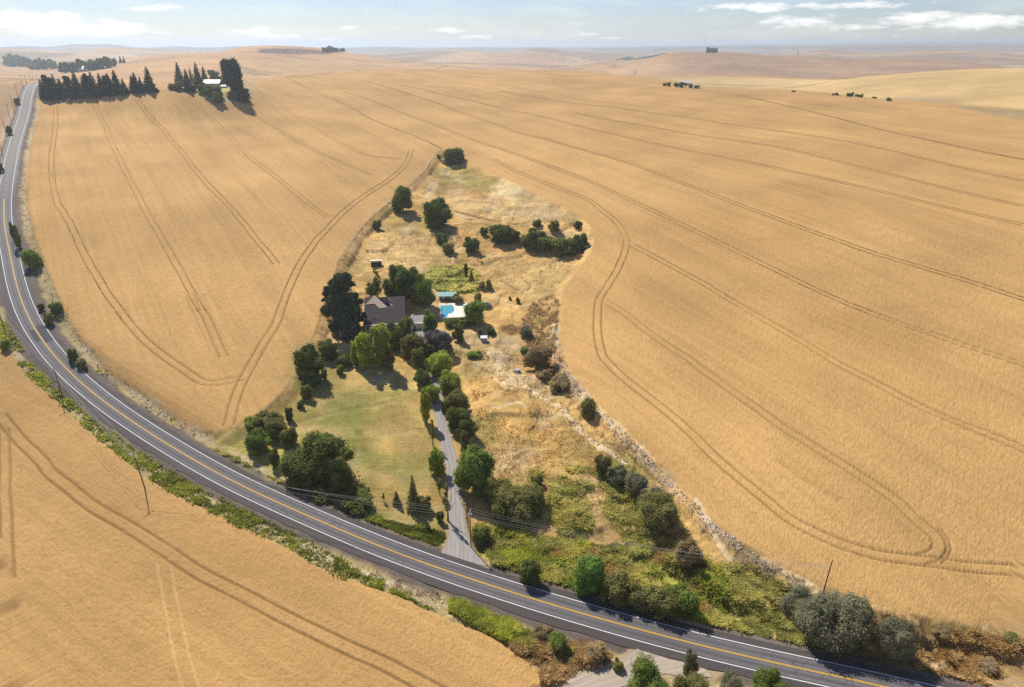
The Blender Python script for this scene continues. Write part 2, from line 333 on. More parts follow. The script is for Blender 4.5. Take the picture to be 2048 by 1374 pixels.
# ------------------------------------------------------------------ coloured patches of the ground (true colours of what grows or lies there)
WHEAT = np.array((.565,.342,.128)); STRAW = (.62,.45,.23); DRY = (.58,.38,.15); TAN = (.60,.43,.21); GOLD = (.52,.31,.09); OLIVE = (.24,.22,.065); GREEN = (.13,.18,.04); LIME = (.30,.32,.06); BROWN = (.36,.23,.10); DIRT = (.46,.34,.22); PALE = (.63,.49,.29)
zones = [ # (polygon px, colour, edge softness m, opacity)
 (prop_px, DRY, 1.0, 1.0),
 # lawn
 ([(640,760),(850,775),(862,800),(870,850),(880,900),(893,960),(898,1040),(890,1080),(780,1060),(700,1010),(600,1000),(520,960),(450,905),(440,880),(520,845),(570,800)], (.40,.33,.11), 4, .95),
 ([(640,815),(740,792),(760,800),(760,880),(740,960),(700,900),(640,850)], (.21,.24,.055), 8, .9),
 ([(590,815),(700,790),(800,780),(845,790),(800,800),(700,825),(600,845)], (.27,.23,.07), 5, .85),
 ([(745,815),(850,800),(868,880),(890,950),(850,960),(760,960),(745,880)], (.50,.34,.13), 7, .9),
 ([(440,890),(480,860),(560,870),(590,930),(560,960),(480,920)], (.36,.33,.08), 4, .9),
 ([(690,680),(740,740),(860,735),(850,770),(640,770),(620,740)], (.52,.37,.15), 5, .8),
 ([(590,700),(640,690),(700,740),(640,830),(570,820)], (.36,.28,.10), 6, .7),
 ([(760,955),(880,960),(890,1000),(760,1010)], (.50,.31,.11), 6, .8),
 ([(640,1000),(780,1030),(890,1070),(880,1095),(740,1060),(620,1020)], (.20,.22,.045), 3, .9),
 # upper part of the property
 ([(860,335),(930,330),(1000,360),(1060,385),(960,380),(880,372)], (.33,.27,.09), 4, .9),
 ([(870,362),(950,378),(1010,392),(1000,410),(880,395),(862,378)], (.36,.22,.09), 3, .85),
 ([(880,385),(1000,402),(1040,420),(1000,440),(900,428),(868,408)], (.60,.42,.19), 5, .9),
 ([(1000,360),(1100,405),(1150,440),(1100,440),(1030,412),(985,375)], PALE, 5, .65),
 ([(855,362),(876,362),(866,398),(850,395)], PALE, 2, .9),
 ([(760,470),(900,455),(920,500),(900,530),(700,530),(700,495)], (.62,.44,.20), 6, .8),
 ([(800,430),(870,430),(900,460),(830,470),(760,455)], (.40,.30,.11), 5, .7),
 ([(865,455),(900,460),(912,490),(895,505),(872,480)], (.22,.24,.06), 3, .8),
 ([(845,548),(880,535),(930,532),(958,545),(955,584),(890,586),(855,570)], (.36,.36,.07), .8, 1),
 ([(950,515),(1100,520),(1150,520),(1110,590),(1110,640),(1060,600),(980,560)], (.63,.45,.20), 6, .7),
 ([(1060,600),(1118,600),(1108,690),(1130,750),(1140,790),(1080,750),(1050,690),(1060,640)], (.46,.30,.12), 7, .65),
 ([(1000,640),(1050,632),(1060,670),(1010,678)], (.40,.24,.09), 3, .8),
 # middle right of the property
 ([(905,690),(1000,690),(1060,740),(1120,800),(1080,800),(1000,750),(930,740)], (.60,.45,.23), 5, .8),
 ([(920,690),(980,700),(990,740),(920,750)], (.44,.32,.11), 5, .8),
 ([(985,700),(1010,700),(1020,745),(1040,760),(1100,785),(1160,850),(1260,930),(1250,935),(1140,850),(1080,795),(1020,770),(995,740)], (.62,.50,.32), 3, .85),
 ([(990,780),(1080,775),(1130,800),(1100,820),(1000,810)], (.60,.41,.17), 5, .8),
 ([(1005,780),(1040,778),(1030,805),(985,805)], (.46,.30,.11), 3, .7),
 ([(1010,815),(1090,805),(1150,840),(1190,900),(1150,950),(1080,930),(1020,900),(1015,850)], (.48,.31,.11), 10, .7),
 ([(1025,900),(1060,890),(1080,940),(1040,950)], PALE, 5, .8),
 ([(950,840),(990,830),(1000,880),(960,890)], (.28,.25,.07), 4, .8),
 ([(960,890),(1020,900),(1050,950),(980,930)], (.56,.40,.20), 6, .8),
 ([(1060,945),(1200,930),(1260,1000),(1240,1060),(1100,1040),(1050,1000)], (.50,.37,.14), 9, .8),
 ([(1100,1035),(1240,1040),(1330,1090),(1250,1100),(1130,1070)], (.44,.29,.13), 7, .7),
 ([(1195,905),(1230,895),(1290,950),(1310,1000),(1280,1000),(1230,960)], (.27,.26,.065), 4, .85),
 ([(950,1050),(1050,1070),(1150,1085),(1250,1090),(1350,1085),(1440,1150),(1455,1230),(1400,1260),(1280,1225),(1100,1170),(960,1110)], (.33,.33,.07), 5, .95),
 ([(1060,1100),(1200,1110),(1300,1100),(1400,1160),(1380,1200),(1250,1160),(1100,1150)], (.42,.40,.09), 7, .8),
 ([(1430,1130),(1500,1130),(1600,1200),(1620,1290),(1580,1300),(1470,1270),(1460,1200)], (.47,.38,.13), 4, .95),
 ([(1460,1255),(1600,1295),(1720,1320),(1740,1335),(1600,1312),(1450,1275)], (.24,.26,.05), 2, .95),
 # rocky pale bank along the right-hand field
 ([(1105,650),(1112,650),(1110,700),(1140,752),(1200,818),(1240,855),(1306,925),(1370,995),(1425,1050),(1520,1120),(1600,1160),(1640,1180),(1630,1186),(1560,1148),(1480,1100),(1400,1040),(1330,960),(1260,890),(1200,835),(1150,795),(1105,730),(1090,690)], (.56,.45,.29), 2.2, .8),
 ([(1400,1040),(1440,1060),(1520,1115),(1560,1145),(1540,1150),(1480,1120),(1410,1065)], (.30,.22,.15), 2, .7),
 ([(1640,1180),(1800,1232),(2048,1275),(2200,1300),(2200,1420),(1950,1385),(1820,1350),(1800,1300)], (.50,.33,.14), 3, .9),
 ([(1850,1265),(1900,1260),(1935,1275),(1925,1320),(1880,1330),(1855,1300)], (.42,.27,.16), 2, .9),
 # far farmstead yard
 ([(80,196),(240,182),(330,178),(300,170),(90,180)], (.34,.24,.12), 6, .8),
 ([(330,182),(400,192),(430,206),(505,201),(515,180),(500,160),(420,155),(350,168)], (.40,.30,.14), 6, .9),
 ([(438,178),(465,176),(470,190),(445,196)], (.50,.44,.14), 3, .9),
 ([(450,199),(495,198),(497,204),(450,206)], (.60,.55,.50), 2, .9),
 ([(515,97.5),(560,96.5),(600,97),(640,100),(665,109),(600,108),(520,106)], (.17,.11,.08), 14, .95),
 ([(1229,121),(1262,112),(1330,106),(1335,107),(1290,117),(1250,121)], (.045,.085,.05), 12, 1),
 ([(505,152),(548,151),(470,125),(430,110),(425,111),(460,125)], (.34,.25,.15), 10, .8),
 ([(1880,207),(2048,222),(2180,240),(2180,262),(2048,244),(1960,225)], (.34,.26,.13), 6, .8),
]
ZN = [(at(p)[:, :2], np.array(c), s_, o_) for p, c, s_, o_ in zones]
bl_px = [(-300,560),(-60,640),(0,680),(22,705),(47,745),(91,785),(127,818),(171,858),(218,898),(255,927),(291,957),(327,978),(375,1004),(437,1033),(509,1066),(578,1097),(625,1130),(676,1150),(734,1173),(805,1197),(852,1220),(910,1248),(969,1267),(1000,1287),(1027,1310),(1066,1337),(1094,1374),(1120,1440)]
lf_px = [(429,869),(382,862),(364,847),(327,822),(291,793),(251,767),(204,731),(178,698),(156,669),(138,640),(120,598),(100,554),(84,510),(68,466),(56,422),(50,374),(50,330),(64,286),(72,246),(78,204)]
side_px = [(1365,1312),(1300,1325),(1240,1345),(1190,1362),(1120,1395),(1020,1440)]
verge_px = [(425,868)] + lf_px[1:] + [(60,215),(20,330),(-10,450),(-10,640),(20,700)] + bl_px[4:] + [(1300,1460),(1700,1460),(1650,1355),(1400,1300),(1100,1205),(880,1130),(600,1020),(440,900)]
VERGE = at(verge_px)[:, :2]
LF = at(lf_px)[:, :2]; BL = at(bl_px)[:, :2]
far_left_brown = at([(-300,420),(-20,420),(10,330),(40,250),(54,180),(40,160),(-300,165)])[:, :2]

# ------------------------------------------------------------------ ground sheet
print('T ground sheet', round(time.time() - T00, 1))
big = vnoise(X, Y, 60, 31, 3); fine = vnoise(X, Y, 7, 32, 2); mid = vnoise(X, Y, 22, 33, 2)
near = Rr < 6500
col = np.tile(WHEAT, (len(X), 1)) * (0.90 + 0.2 * big[:, None]) * (1 - .10 * sstep(350, 900, Rr) - .05 * (X > 60))[:, None]
AZr = np.degrees(A2.ravel())
def blend(m, c):
    global col
    col = col * (1 - m[:, None]) + np.asarray(c) * m[:, None]
# distant farmland: fields of stubble, wheat and fallow
fx = vnoise(X, Y, 900, 41, 2)
crest = np.exp(np.interp(A2[:, 0], AZT, lr[5]))[:, None] * np.ones((1, nR)); crest = crest.ravel()
c2b = np.exp(np.interp(A2[:, 0], AZT, lr[8]))[:, None] * np.ones((1, nR)); c2b = c2b.ravel()
beyond = sstep(1.02, 1.06, Rr / crest)
right = sstep(9, 14, AZr)
left = 1 - right
blend(beyond * left, (.50, .31, .15))
blend(sstep(1.15, 1.25, Rr / crest) * (1 - sstep(.98, 1.02, Rr / c2b)) * right, (.60, .41, .17)); blend(sstep(1.0, 1.06, Rr / c2b) * right, (.36, .225, .13))
blend(sstep(1.0, 1.06, Rr / c2b) * left * sstep(-.5, .5, mid - .5), (.47, .30, .16))
far = sstep(3300, 3800, Rr)
blend(far * sstep(.35, .6, fx), (.50, .36, .20)); blend(far * sstep(.55, .60, fx) * .8, (.30, .21, .13)); blend(far * sstep(.60, .63, vnoise(X, Y, 1300, 45, 2)) * .7, (.20, .17, .11)); blend(sstep(7000, 9000, Rr), (.26, .23, .18))
fe = vnoise(X, Y, 700, 43, 2); edge = np.exp(-((fe - .5) / .012) ** 2) + np.exp(-((fe - .62) / .010) ** 2)
blend(np.clip(edge, 0, 1) * sstep(1.15, 1.3, Rr / crest) * .55, (.22, .16, .10))
fold_shade = vnoise(X, Y, 260, 44, 3); col *= (1 + sstep(1.05, 1.2, Rr / crest) * (fold_shade - .5) * .7)[:, None]  # tone noise painted in for the light and shade of hill folds
wheat = np.where(Rr < crest * 1.03, 1.0, 0.35)
rough = np.zeros(len(X)); rock = np.zeros(len(X))
def zone(P, c, soft, op, wmul=0.0, rgh=1.0):
    global col, wheat, rough
    s = bbox_sel(X, Y, P, soft * 2) & near
    if not s.any(): return
    sd = poly_sd(X[s], Y[s], P) + ((fine[s] - .5) * 1.5 + (mid[s] - .5) * 1.2) * soft
    hw_ = soft * (.5 if soft < 2.5 else .95); m = sstep(-hw_, hw_, sd) * op
    col[s] = col[s] * (1 - m[:, None]) + c * m[:, None] * (0.82 + .36 * fine[s, None])
    wheat[s] *= 1 - m * (1 - wmul); rough[s] = np.maximum(rough[s], m * rgh)
zone(VERGE, np.array((.40,.31,.15)), .8, 1.0)
zone(far_left_brown, np.array((.40,.27,.15)), 3, .9, 0.6, 0.2)
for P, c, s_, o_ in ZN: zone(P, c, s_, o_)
# mottling of the rough pasture
col = col * (1 - sstep(0, 3, pm)[:, None] * np.array((.02, .05, .14)))
m = np.where(pm > 0, 1.0, 0.0) * (1 - 0)
mott = vnoise(X, Y, 9, 51, 4); mott2 = vnoise(X, Y, 28, 52, 3)
f = 1 + m * ((mott - .5) * .75 + (mott2 - .5) * .35); col *= f[:, None]
g = m * sstep(.56, .75, vnoise(X, Y, 17, 53, 3)) * .5
col = col * (1 - g[:, None]) + np.array((.24,.19,.06)) * g[:, None]
g = m * sstep(.58, .78, vnoise(X, Y, 13, 54, 3)) * .45
col = col * (1 - g[:, None]) + np.array(PALE) * g[:, None]
# road bed: gravel shoulders (nearest the centreline)
s = np.flatnonzero(ROADD < 20); d = ROADD[s]
gm = 1 - sstep(7.2, 9.0, d + (fine[s] - .5) * 3)
col[s] = col[s] * (1 - gm[:, None]) + np.array((.17,.135,.11)) * gm[:, None]
ax = sstep(8.6, 9.8, d) * (1 - sstep(10, 12.5, d + (fine[s] - .5) * 4)) * .6 * sstep(.35, .6, mid[s])
col[s] = col[s] * (1 - ax[:, None]) + np.array((.55,.46,.33)) * ax[:, None]
wheat[s] *= sstep(9, 12, d); 
# canopy height of the standing wheat
wsm = np.clip(wheat, 0, 1) * (Rr < 2500)
Z += wsm * 0.62 * (Rr < 1500)
bl_m = (1 - sstep(-15, 15, X * .62 + Y - 150)) * (Y < 300) * wsm; col = col * (1 - .10 * bl_m[:, None])
# hollows: slightly greener or browner crop
hol = sstep(.5, .8, vnoise(X, Y, 130, 91, 3)) * wsm; col = col * (1 - hol[:, None] * np.array((.06, .08, .10)))
# ruts
def carve(P, hw, depth, c, st, light=0):
    a = np.arctan2(P[:, 0], P[:, 1]); r = np.hypot(P[:, 0], P[:, 1])
    for i in range(0, len(P) - 1, 4):
        if r[i] > 330: continue
        j = min(i + 5, len(P)); a0, a1 = a[i:j].min(), a[i:j].max(); ra, rb = r[i:j].min(), r[i:j].max(); m_ = hw * 3
        ia = np.searchsorted(AZ, a0 - m_ / ra); ib = np.searchsorted(AZ, a1 + m_ / ra) + 1
        ja = np.searchsorted(RR, ra - m_) - 1; jb = np.searchsorted(RR, rb + m_) + 1
        if ib <= ia or jb <= ja: continue
        idx = (np.arange(ia, min(ib, nA))[:, None] * nR + np.arange(max(ja, 0), min(jb, nR))[None, :]).ravel()
        if not len(idx): continue
        dd, _, _ = seg_dist(X[idx], Y[idx], P[i:j])
        cell = np.maximum(hw, 0)
        px = (R2.ravel()[idx] * .0010)
        mm = (1 - sstep(cell * .55, cell * 1.15 + px * .6, dd)) * np.minimum(1, st * 1.05 * (.40 + .70 * mid[idx] + .55 * fine[idx]))
        keep[idx] = np.maximum(keep[idx], mm); kcol[idx] = np.where((mm >= keep[idx] - 1e-9)[:, None], c, kcol[idx]); kdep[idx] = np.maximum(kdep[idx], mm * depth)
keep = np.zeros(len(X)); kcol = np.tile(np.array((.25,.15,.06)), (len(X), 1)); kdep = np.zeros(len(X))
for P, hw, st, lt in TR: carve(P, hw, .40, np.array((.68,.46,.20) if lt else (.27,.16,.06)), st)
for P, w_, s_, c_ in ST: carve(P, w_, .3, np.array(c_), s_)
Z -= kdep * np.where(Rr < 700, 1.0, .3); wheat *= 1 - keep * .6
col = col * (1 - keep[:, None] * .8) + kcol * keep[:, None] * .8
# driveway and farm lane beds
drive_px = [(913,1128),(916,1110),(917,1097),(916,1075),(914,1040),(911,1000),(907,960),(902,925),(894,890),(887,860),(879,830),(874,800),(872,775),(866,750),(856,720),(846,690),(840,665),(836,645)]
DW = resample(at(drive_px), 2.0); DW[:, 2] = smooth1(z1(DW[:, 0], DW[:, 1]), 4)
sd_px = [(1375,1297),(1340,1311),(1290,1326),(1240,1345),(1190,1364),(1120,1395),(1020,1440)]
SD = resample(at(sd_px), 2.0); SD[:, 2] = smooth1(z1(SD[:, 0], SD[:, 1]), 4)
sdw = np.concatenate([[0], np.cumsum(np.hypot(*np.diff(DW[:, :2], axis=0).T))]); WD = np.interp(sdw, [0, 1.5, 3.5, 6, 9, 13, 18, 30, 60, 200], [9.5, 7.4, 5.2, 4.0, 3.2, 2.7, 2.2, 1.9, 1.8, 1.8])
ssd = np.concatenate([[0], np.cumsum(np.hypot(*np.diff(SD[:, :2], axis=0).T))]); WS = np.interp(ssd, [0, 3, 8, 14, 60], [9, 7, 4.5, 3.2, 3.0])
FJ = np.ones(len(X))
for Pq, Wq in ((DW, WD), (SD, WS)):
    D_, I_ = near_line(Pq, 12); q = np.flatnonzero(D_ < 14); i_ = I_[q]; e_ = D_[q] - Wq[i_]
    f_ = sstep(.3, 2.0, e_); FJ[q] *= f_; Z[q] = Z[q] * f_ + (Pq[i_, 2] - .06) * (1 - f_)
    b_ = 1 - sstep(.3, 1.2, e_ + (fine[q] - .5)); col[q] = col[q] * (1 - b_[:, None]) + np.array((.40, .30, .18)) * b_[:, None]
rough *= FJ; wsm = wsm * FJ
lawn = sstep(-3, 3, poly_sd(X, Y, at([(640,700),(700,745),(850,765),(862,800),(870,850),(880,900),(893,960),(898,1040),(890,1080),(780,1060),(700,1010),(600,1000),(520,960),(450,905),(440,880),(520,845),(570,800),(620,730)])[:, :2]))
# mowing lines and worn patches on the lawn
mow = lawn * sstep(.30, .6, vnoise(X, Y, 30, 97, 2)); col = col * (1 + (mow * .10 * np.sin((Y + X * .04) * 2 * math.pi / 1.9 + vnoise(X, Y, 12, 98) * 1.5))[:, None])
worn = lawn * sstep(.50, .72, vnoise(X, Y, 11, 99, 4)) * .55; col = col * (1 - worn[:, None]) + np.array((.50, .36, .15)) * worn[:, None]
gr = lawn * sstep(.52, .75, vnoise(X, Y, 16, 100, 4)) * .5; col = col * (1 - gr[:, None]) + np.array((.20, .22, .055)) * gr[:, None]
# fine relief: ragged crop surface and tussocks
jit = rng.random(len(X)) - .5
Z += np.where(Rr < 420, 1.0, 0) * wsm * (jit * .20 + (vnoise(X, Y, 1.1, 61, 2) - .5) * .16) * np.clip(1 - keep * .7, 0, 1)
Z += np.where(Rr < 700, 1.0, 0) * np.clip(rough, 0, 1) * sstep(8, 12, ROADD) * (jit * .12 + (vnoise(X, Y, 2.2, 62, 3) - .5) * .9 * (1 - .85 * lawn))
# lumpy banks and slumps in the pasture
bk = (pm > 4) & (Rr < 750); Z[bk] -= (sstep(.48, .54, vnoise(X[bk], Y[bk], 26, 95, 2)) * 1.1 + sstep(.55, .60, vnoise(X[bk], Y[bk], 14, 96, 2)) * .6) * FJ[bk] * sstep(9, 14, ROADD[bk]) * (1 - lawn[bk])
# eroded cut bank lower right
cb = at([(1650,1190),(2048,1272),(2200,1300),(2200,1420),(1900,1362),(1760,1290)])[:, :2]
s = bbox_sel(X, Y, cb, 2); sd = poly_sd(X[s], Y[s], cb)
Z[s] += sstep(0, 3, sd) * (np.abs(vnoise(X[s], Y[s], 6, 71, 3) - .5) * -7.0 + 1.0)
dk = sstep(0, 2, sd) * sstep(.50, .62, vnoise(X[s], Y[s], 5, 72, 3)) * .6
col[s] = col[s] * (1 - dk[:, None]) + np.array((.30,.19,.09)) * dk[:, None]
# rows direction attributes
pr = at([(1265,490),(2048,897)])[:, :2]; dR = (pr[1] - pr[0]) / np.linalg.norm(pr[1] - pr[0])
pl = at([(200,234),(413,638)])[:, :2]; dL = (pl[1] - pl[0]) / np.linalg.norm(pl[1] - pl[0])
pb = at([(106,950),(444,1170)])[:, :2]; dB = (pb[1] - pb[0]) / np.linalg.norm(pb[1] - pb[0])
divl = ST[0][0]; _, sdv, _ = seg_dist(np.zeros(1), np.zeros(1), divl)
tdir = (divl[-1] - divl[0]) / np.linalg.norm(divl[-1] - divl[0])
isL = ((X - divl[-1, 0]) * (-tdir[1]) + (Y - divl[-1, 1]) * tdir[0]) < 0
isL = isL & (X < 40)
isB = (Y < 300) & (X * .62 + Y < 150)
def ac(dv): return X * -dv[1] + Y * dv[0], X * dv[0] + Y * dv[1]
aR, lR = ac(dR); aL, lL = ac(dL); aB, lB = ac(dB)
across = np.where(isL, aL, aR); along = np.where(isL, lL, lR); across = np.where(isB, aB, across); along = np.where(isB, lB, along)

def mesh_np(name, V, F, smooth=False, attrs=None, colattr=None):
    me = bpy.data.meshes.new(name); V = np.asarray(V, np.float32); F = np.asarray(F, np.int32); k = F.shape[1]
    me.vertices.add(len(V)); me.vertices.foreach_set('co', V.ravel())
    me.loops.add(F.size); me.loops.foreach_set('vertex_index', F.ravel())
    me.polygons.add(len(F)); me.polygons.foreach_set('loop_start', np.arange(0, F.size, k, dtype=np.int32))
    me.polygons.foreach_set('use_smooth', np.full(len(F), smooth))
    me.update(calc_edges=True)
    for n_, a in (attrs or {}).items():
        at_ = me.attributes.new(n_, 'FLOAT', 'POINT'); at_.data.foreach_set('value', np.asarray(a, np.float32))
    for n_, a in (colattr or {}).items():
        c4 = np.ones((len(V), 4), np.float32); c4[:, :3] = a
        at_ = me.attributes.new(n_, 'FLOAT_COLOR', 'POINT'); at_.data.foreach_set('color', c4.ravel())
    return me
COL = scn.collection
def link(name, me, mat=None, parent=None, loc=None):
    o = bpy.data.objects.new(name, me); COL.objects.link(o)
    if mat is not None and me is not None and not me.materials: me.materials.append(mat)
    if parent is not None: o.parent = parent
    if loc is not None: o.location = loc
    return o
def tag(o, label=None, cat=None, group=None, kind=None):
    if label: o['label'] = label
    if cat: o['category'] = cat
    if group: o['group'] = group
    if kind: o['kind'] = kind
    return o

# ------------------------------------------------------------------ materials
print('T materials', round(time.time() - T00, 1))
def new_mat(name):
    m = bpy.data.materials.new(name); m.use_nodes = True; t = NT(m.node_tree); t.n.clear()
    out = t.node('ShaderNodeOutputMaterial'); b = t.node('ShaderNodeBsdfPrincipled'); t.l.new(b.outputs[0], out.inputs[0])
    b.inputs['Roughness'].default_value = .9; b.inputs['Specular IOR Level'].default_value = .15
    return m, t, b
def simple(name, c, rough=.8, var=.15, scale=2.0, spec=.2, metal=0.0, bump=0.0):
    m, t, b = new_mat(name); tcn = t.node('ShaderNodeTexCoord')
    n = t.noise(tcn.outputs['Object'], scale, 4, .6)
    f = t.maprange(n, .3, .7, 1 - var, 1 + var)
    vm = t.node('ShaderNodeVectorMath', operation='SCALE'); vm.inputs[0].default_value = c; t.l.new(f, vm.inputs['Scale'])
    t.l.new(vm.outputs[0], b.inputs['Base Color']); b.inputs['Roughness'].default_value = rough
    b.inputs['Specular IOR Level'].default_value = spec; b.inputs['Metallic'].default_value = metal
    if bump:
        bp = t.node('ShaderNodeBump'); bp.inputs['Strength'].default_value = bump; bp.inputs['Distance'].default_value = .05
        t.l.new(n, bp.inputs['Height']); t.l.new(bp.outputs[0], b.inputs['Normal'])
    return m
gm_, t, b = new_mat('farmland')
at_c = t.node('ShaderNodeAttribute', attribute_name='albedo'); at_w = t.node('ShaderNodeAttribute', attribute_name='wheat')
at_a = t.node('ShaderNodeAttribute', attribute_name='across'); at_l = t.node('ShaderNodeAttribute', attribute_name='along'); at_r = t.node('ShaderNodeAttribute', attribute_name='rough')
geo = t.node('ShaderNodeNewGeometry'); pos = geo.outputs['Position']
W_ = at_w.outputs['Fac']
row = t.comb(t.math('MULTIPLY', at_a.outputs['Fac'], .45), t.math('MULTIPLY', at_l.outputs['Fac'], .012))
row2 = t.comb(t.math('MULTIPLY', at_a.outputs['Fac'], .06), t.math('MULTIPLY', at_l.outputs['Fac'], .004), 3.0)
row3 = t.comb(t.math('MULTIPLY', at_a.outputs['Fac'], 1.7), t.math('MULTIPLY', at_l.outputs['Fac'], .28), 3.0)
n_row = t.noise(row, 1.0, 4, .6); n_row2 = t.noise(row2, 1.0, 3, .5); n_row3 = t.noise(row3, 1.0, 4, .7)
n_f = t.noise(pos, 2.0, 5, .78); n_m = t.noise(pos, .25, 5, .6); n_b = t.noise(pos, .02, 4, .55); n_t = t.noise(pos, .9, 4, .75, dist=1.2)
vw = t.math('ADD', t.math('MULTIPLY', t.math('SUBTRACT', n_row, .5), .44), t.math('MULTIPLY', t.math('SUBTRACT', n_row2, .5), .42))
vw = t.math('ADD', vw, t.math('MULTIPLY', t.math('SUBTRACT', n_row3, .5), .42))
vr = t.math('ADD', t.math('MULTIPLY', t.math('SUBTRACT', n_t, .5), 1.3), t.math('MULTIPLY', t.math('SUBTRACT', n_m, .5), .5))
vc = t.math('ADD', t.math('MULTIPLY', t.math('SUBTRACT', n_f, .5), .85), t.math('MULTIPLY', t.math('SUBTRACT', n_b, .5), .60))
vc = t.math('ADD', vc, t.math('MULTIPLY', t.math('SUBTRACT', n_m, .5), .22))
tot = t.math('ADD', t.math('MULTIPLY', vw, W_), t.math('MULTIPLY', vr, at_r.outputs['Fac'])); tot = t.math('ADD', t.math('ADD', tot, vc), 1.0)
vm = t.node('ShaderNodeVectorMath', operation='SCALE'); t.l.new(at_c.outputs['Color'], vm.inputs[0]); t.l.new(tot, vm.inputs['Scale'])
# scattered lodged or weedy spots in the crop
spots = t.maprange(t.noise(pos, .11, 5, .7), .66, .74, 0.0, .5, True)
strk = t.noise(t.comb(t.math('MULTIPLY', at_a.outputs['Fac'], .75), t.math('MULTIPLY', at_l.outputs['Fac'], .018), 8.0), 1.0, 3, .75)
strk = t.math('MULTIPLY', t.maprange(strk, .60, .74, 0.0, .5, True), t.maprange(n_b, .42, .6, 0.0, 1.0, True))
fine_s = t.maprange(t.noise(pos, .6, 5, .85), .555, .67, 0.0, .75, True)
spots = t.math('MAXIMUM', t.math('MAXIMUM', spots, strk), fine_s)
spots = t.math('MULTIPLY', spots, W_)
cc = t.mix(spots, vm.outputs[0], (.33, .20, .08))
t.l.new(cc, b.inputs['Base Color']); b.inputs['Specular IOR Level'].default_value = .05
bp = t.node('ShaderNodeBump'); bp.inputs['Strength'].default_value = .45; bp.inputs['Distance'].default_value = .28
hh = t.math('ADD', n_f, t.math('MULTIPLY', t.math('ADD', n_row3, t.math('MULTIPLY', n_row, .6)), W_)); hh = t.math('ADD', hh, t.math('MULTIPLY', n_t, at_r.outputs['Fac']))
t.l.new(hh, bp.inputs['Height']); t.l.new(bp.outputs[0], b.inputs['Normal'])

idx = np.arange(nA * nR).reshape(nA, nR)
F = np.stack([idx[:-1, :-1], idx[1:, :-1], idx[1:, 1:], idx[:-1, 1:]], -1).reshape(-1, 4)
Fw = np.stack([idx[-1, :-1], idx[0, :-1], idx[0, 1:], idx[-1, 1:]], -1).reshape(-1, 4)
F = np.vstack([F, Fw])[:, ::-1]
me = mesh_np('ground', np.stack([X, Y, Z], 1), F, True, dict(wheat=wheat, across=across, along=along, rough=rough), dict(albedo=np.clip(col, .01, .9)))
ground = link('ground', me, gm_); tag(ground, 'rolling golden wheat fields around a dry grassy hollow', kind='structure')
GZ[:] = Z.reshape(nA, nR)
# ------------------------------------------------------------------ roads
print('T roads', round(time.time() - T00, 1))
def ribbon(name, P, offs_l, offs_r, dz, mat, label=None, ncross=8, uvw=True, z_from=None, parent=None):
    P = np.asarray(P); T = np.gradient(P[:, :2], axis=0); T /= np.linalg.norm(T, axis=1)[:, None]; Nn = np.stack([-T[:, 1], T[:, 0]], 1)
    ol = np.broadcast_to(offs_l, (len(P),)); orr = np.broadcast_to(offs_r, (len(P),)); f = np.linspace(0, 1, ncross)
    O = ol[:, None] * (1 - f) + orr[:, None] * f
    V = np.zeros((len(P), ncross, 3)); V[:, :, :2] = P[:, None, :2] + Nn[:, None, :] * O[:, :, None]
    V[:, :, 2] = P[:, None, 2] + dz if z_from is None else z_from(V[:, :, 0], V[:, :, 1]) + dz
    s = np.concatenate([[0], np.cumsum(np.hypot(*np.diff(P[:, :2], axis=0).T))])
    ii = np.arange(len(P) * ncross).reshape(len(P), ncross)
    F = np.stack([ii[:-1, :-1], ii[:-1, 1:], ii[1:, 1:], ii[1:, :-1]], -1).reshape(-1, 4)
    n = np.cross(V.reshape(-1, 3)[F[0, 1]] - V.reshape(-1, 3)[F[0, 0]], V.reshape(-1, 3)[F[0, 2]] - V.reshape(-1, 3)[F[0, 0]])
    if n[2] < 0: F = F[:, ::-1]
    me = mesh_np(name, V.reshape(-1, 3), F, True, dict(across=O.ravel(), along=np.repeat(s, ncross)))
    o = link(name, me, mat, parent)
    if label: tag(o, label, kind='structure')
    return o
RP = resample(RC, 2.5); RP[:, 2] = np.interp(np.linspace(0, 1, len(RP)), np.linspace(0, 1, len(RC)), RC[:, 2])
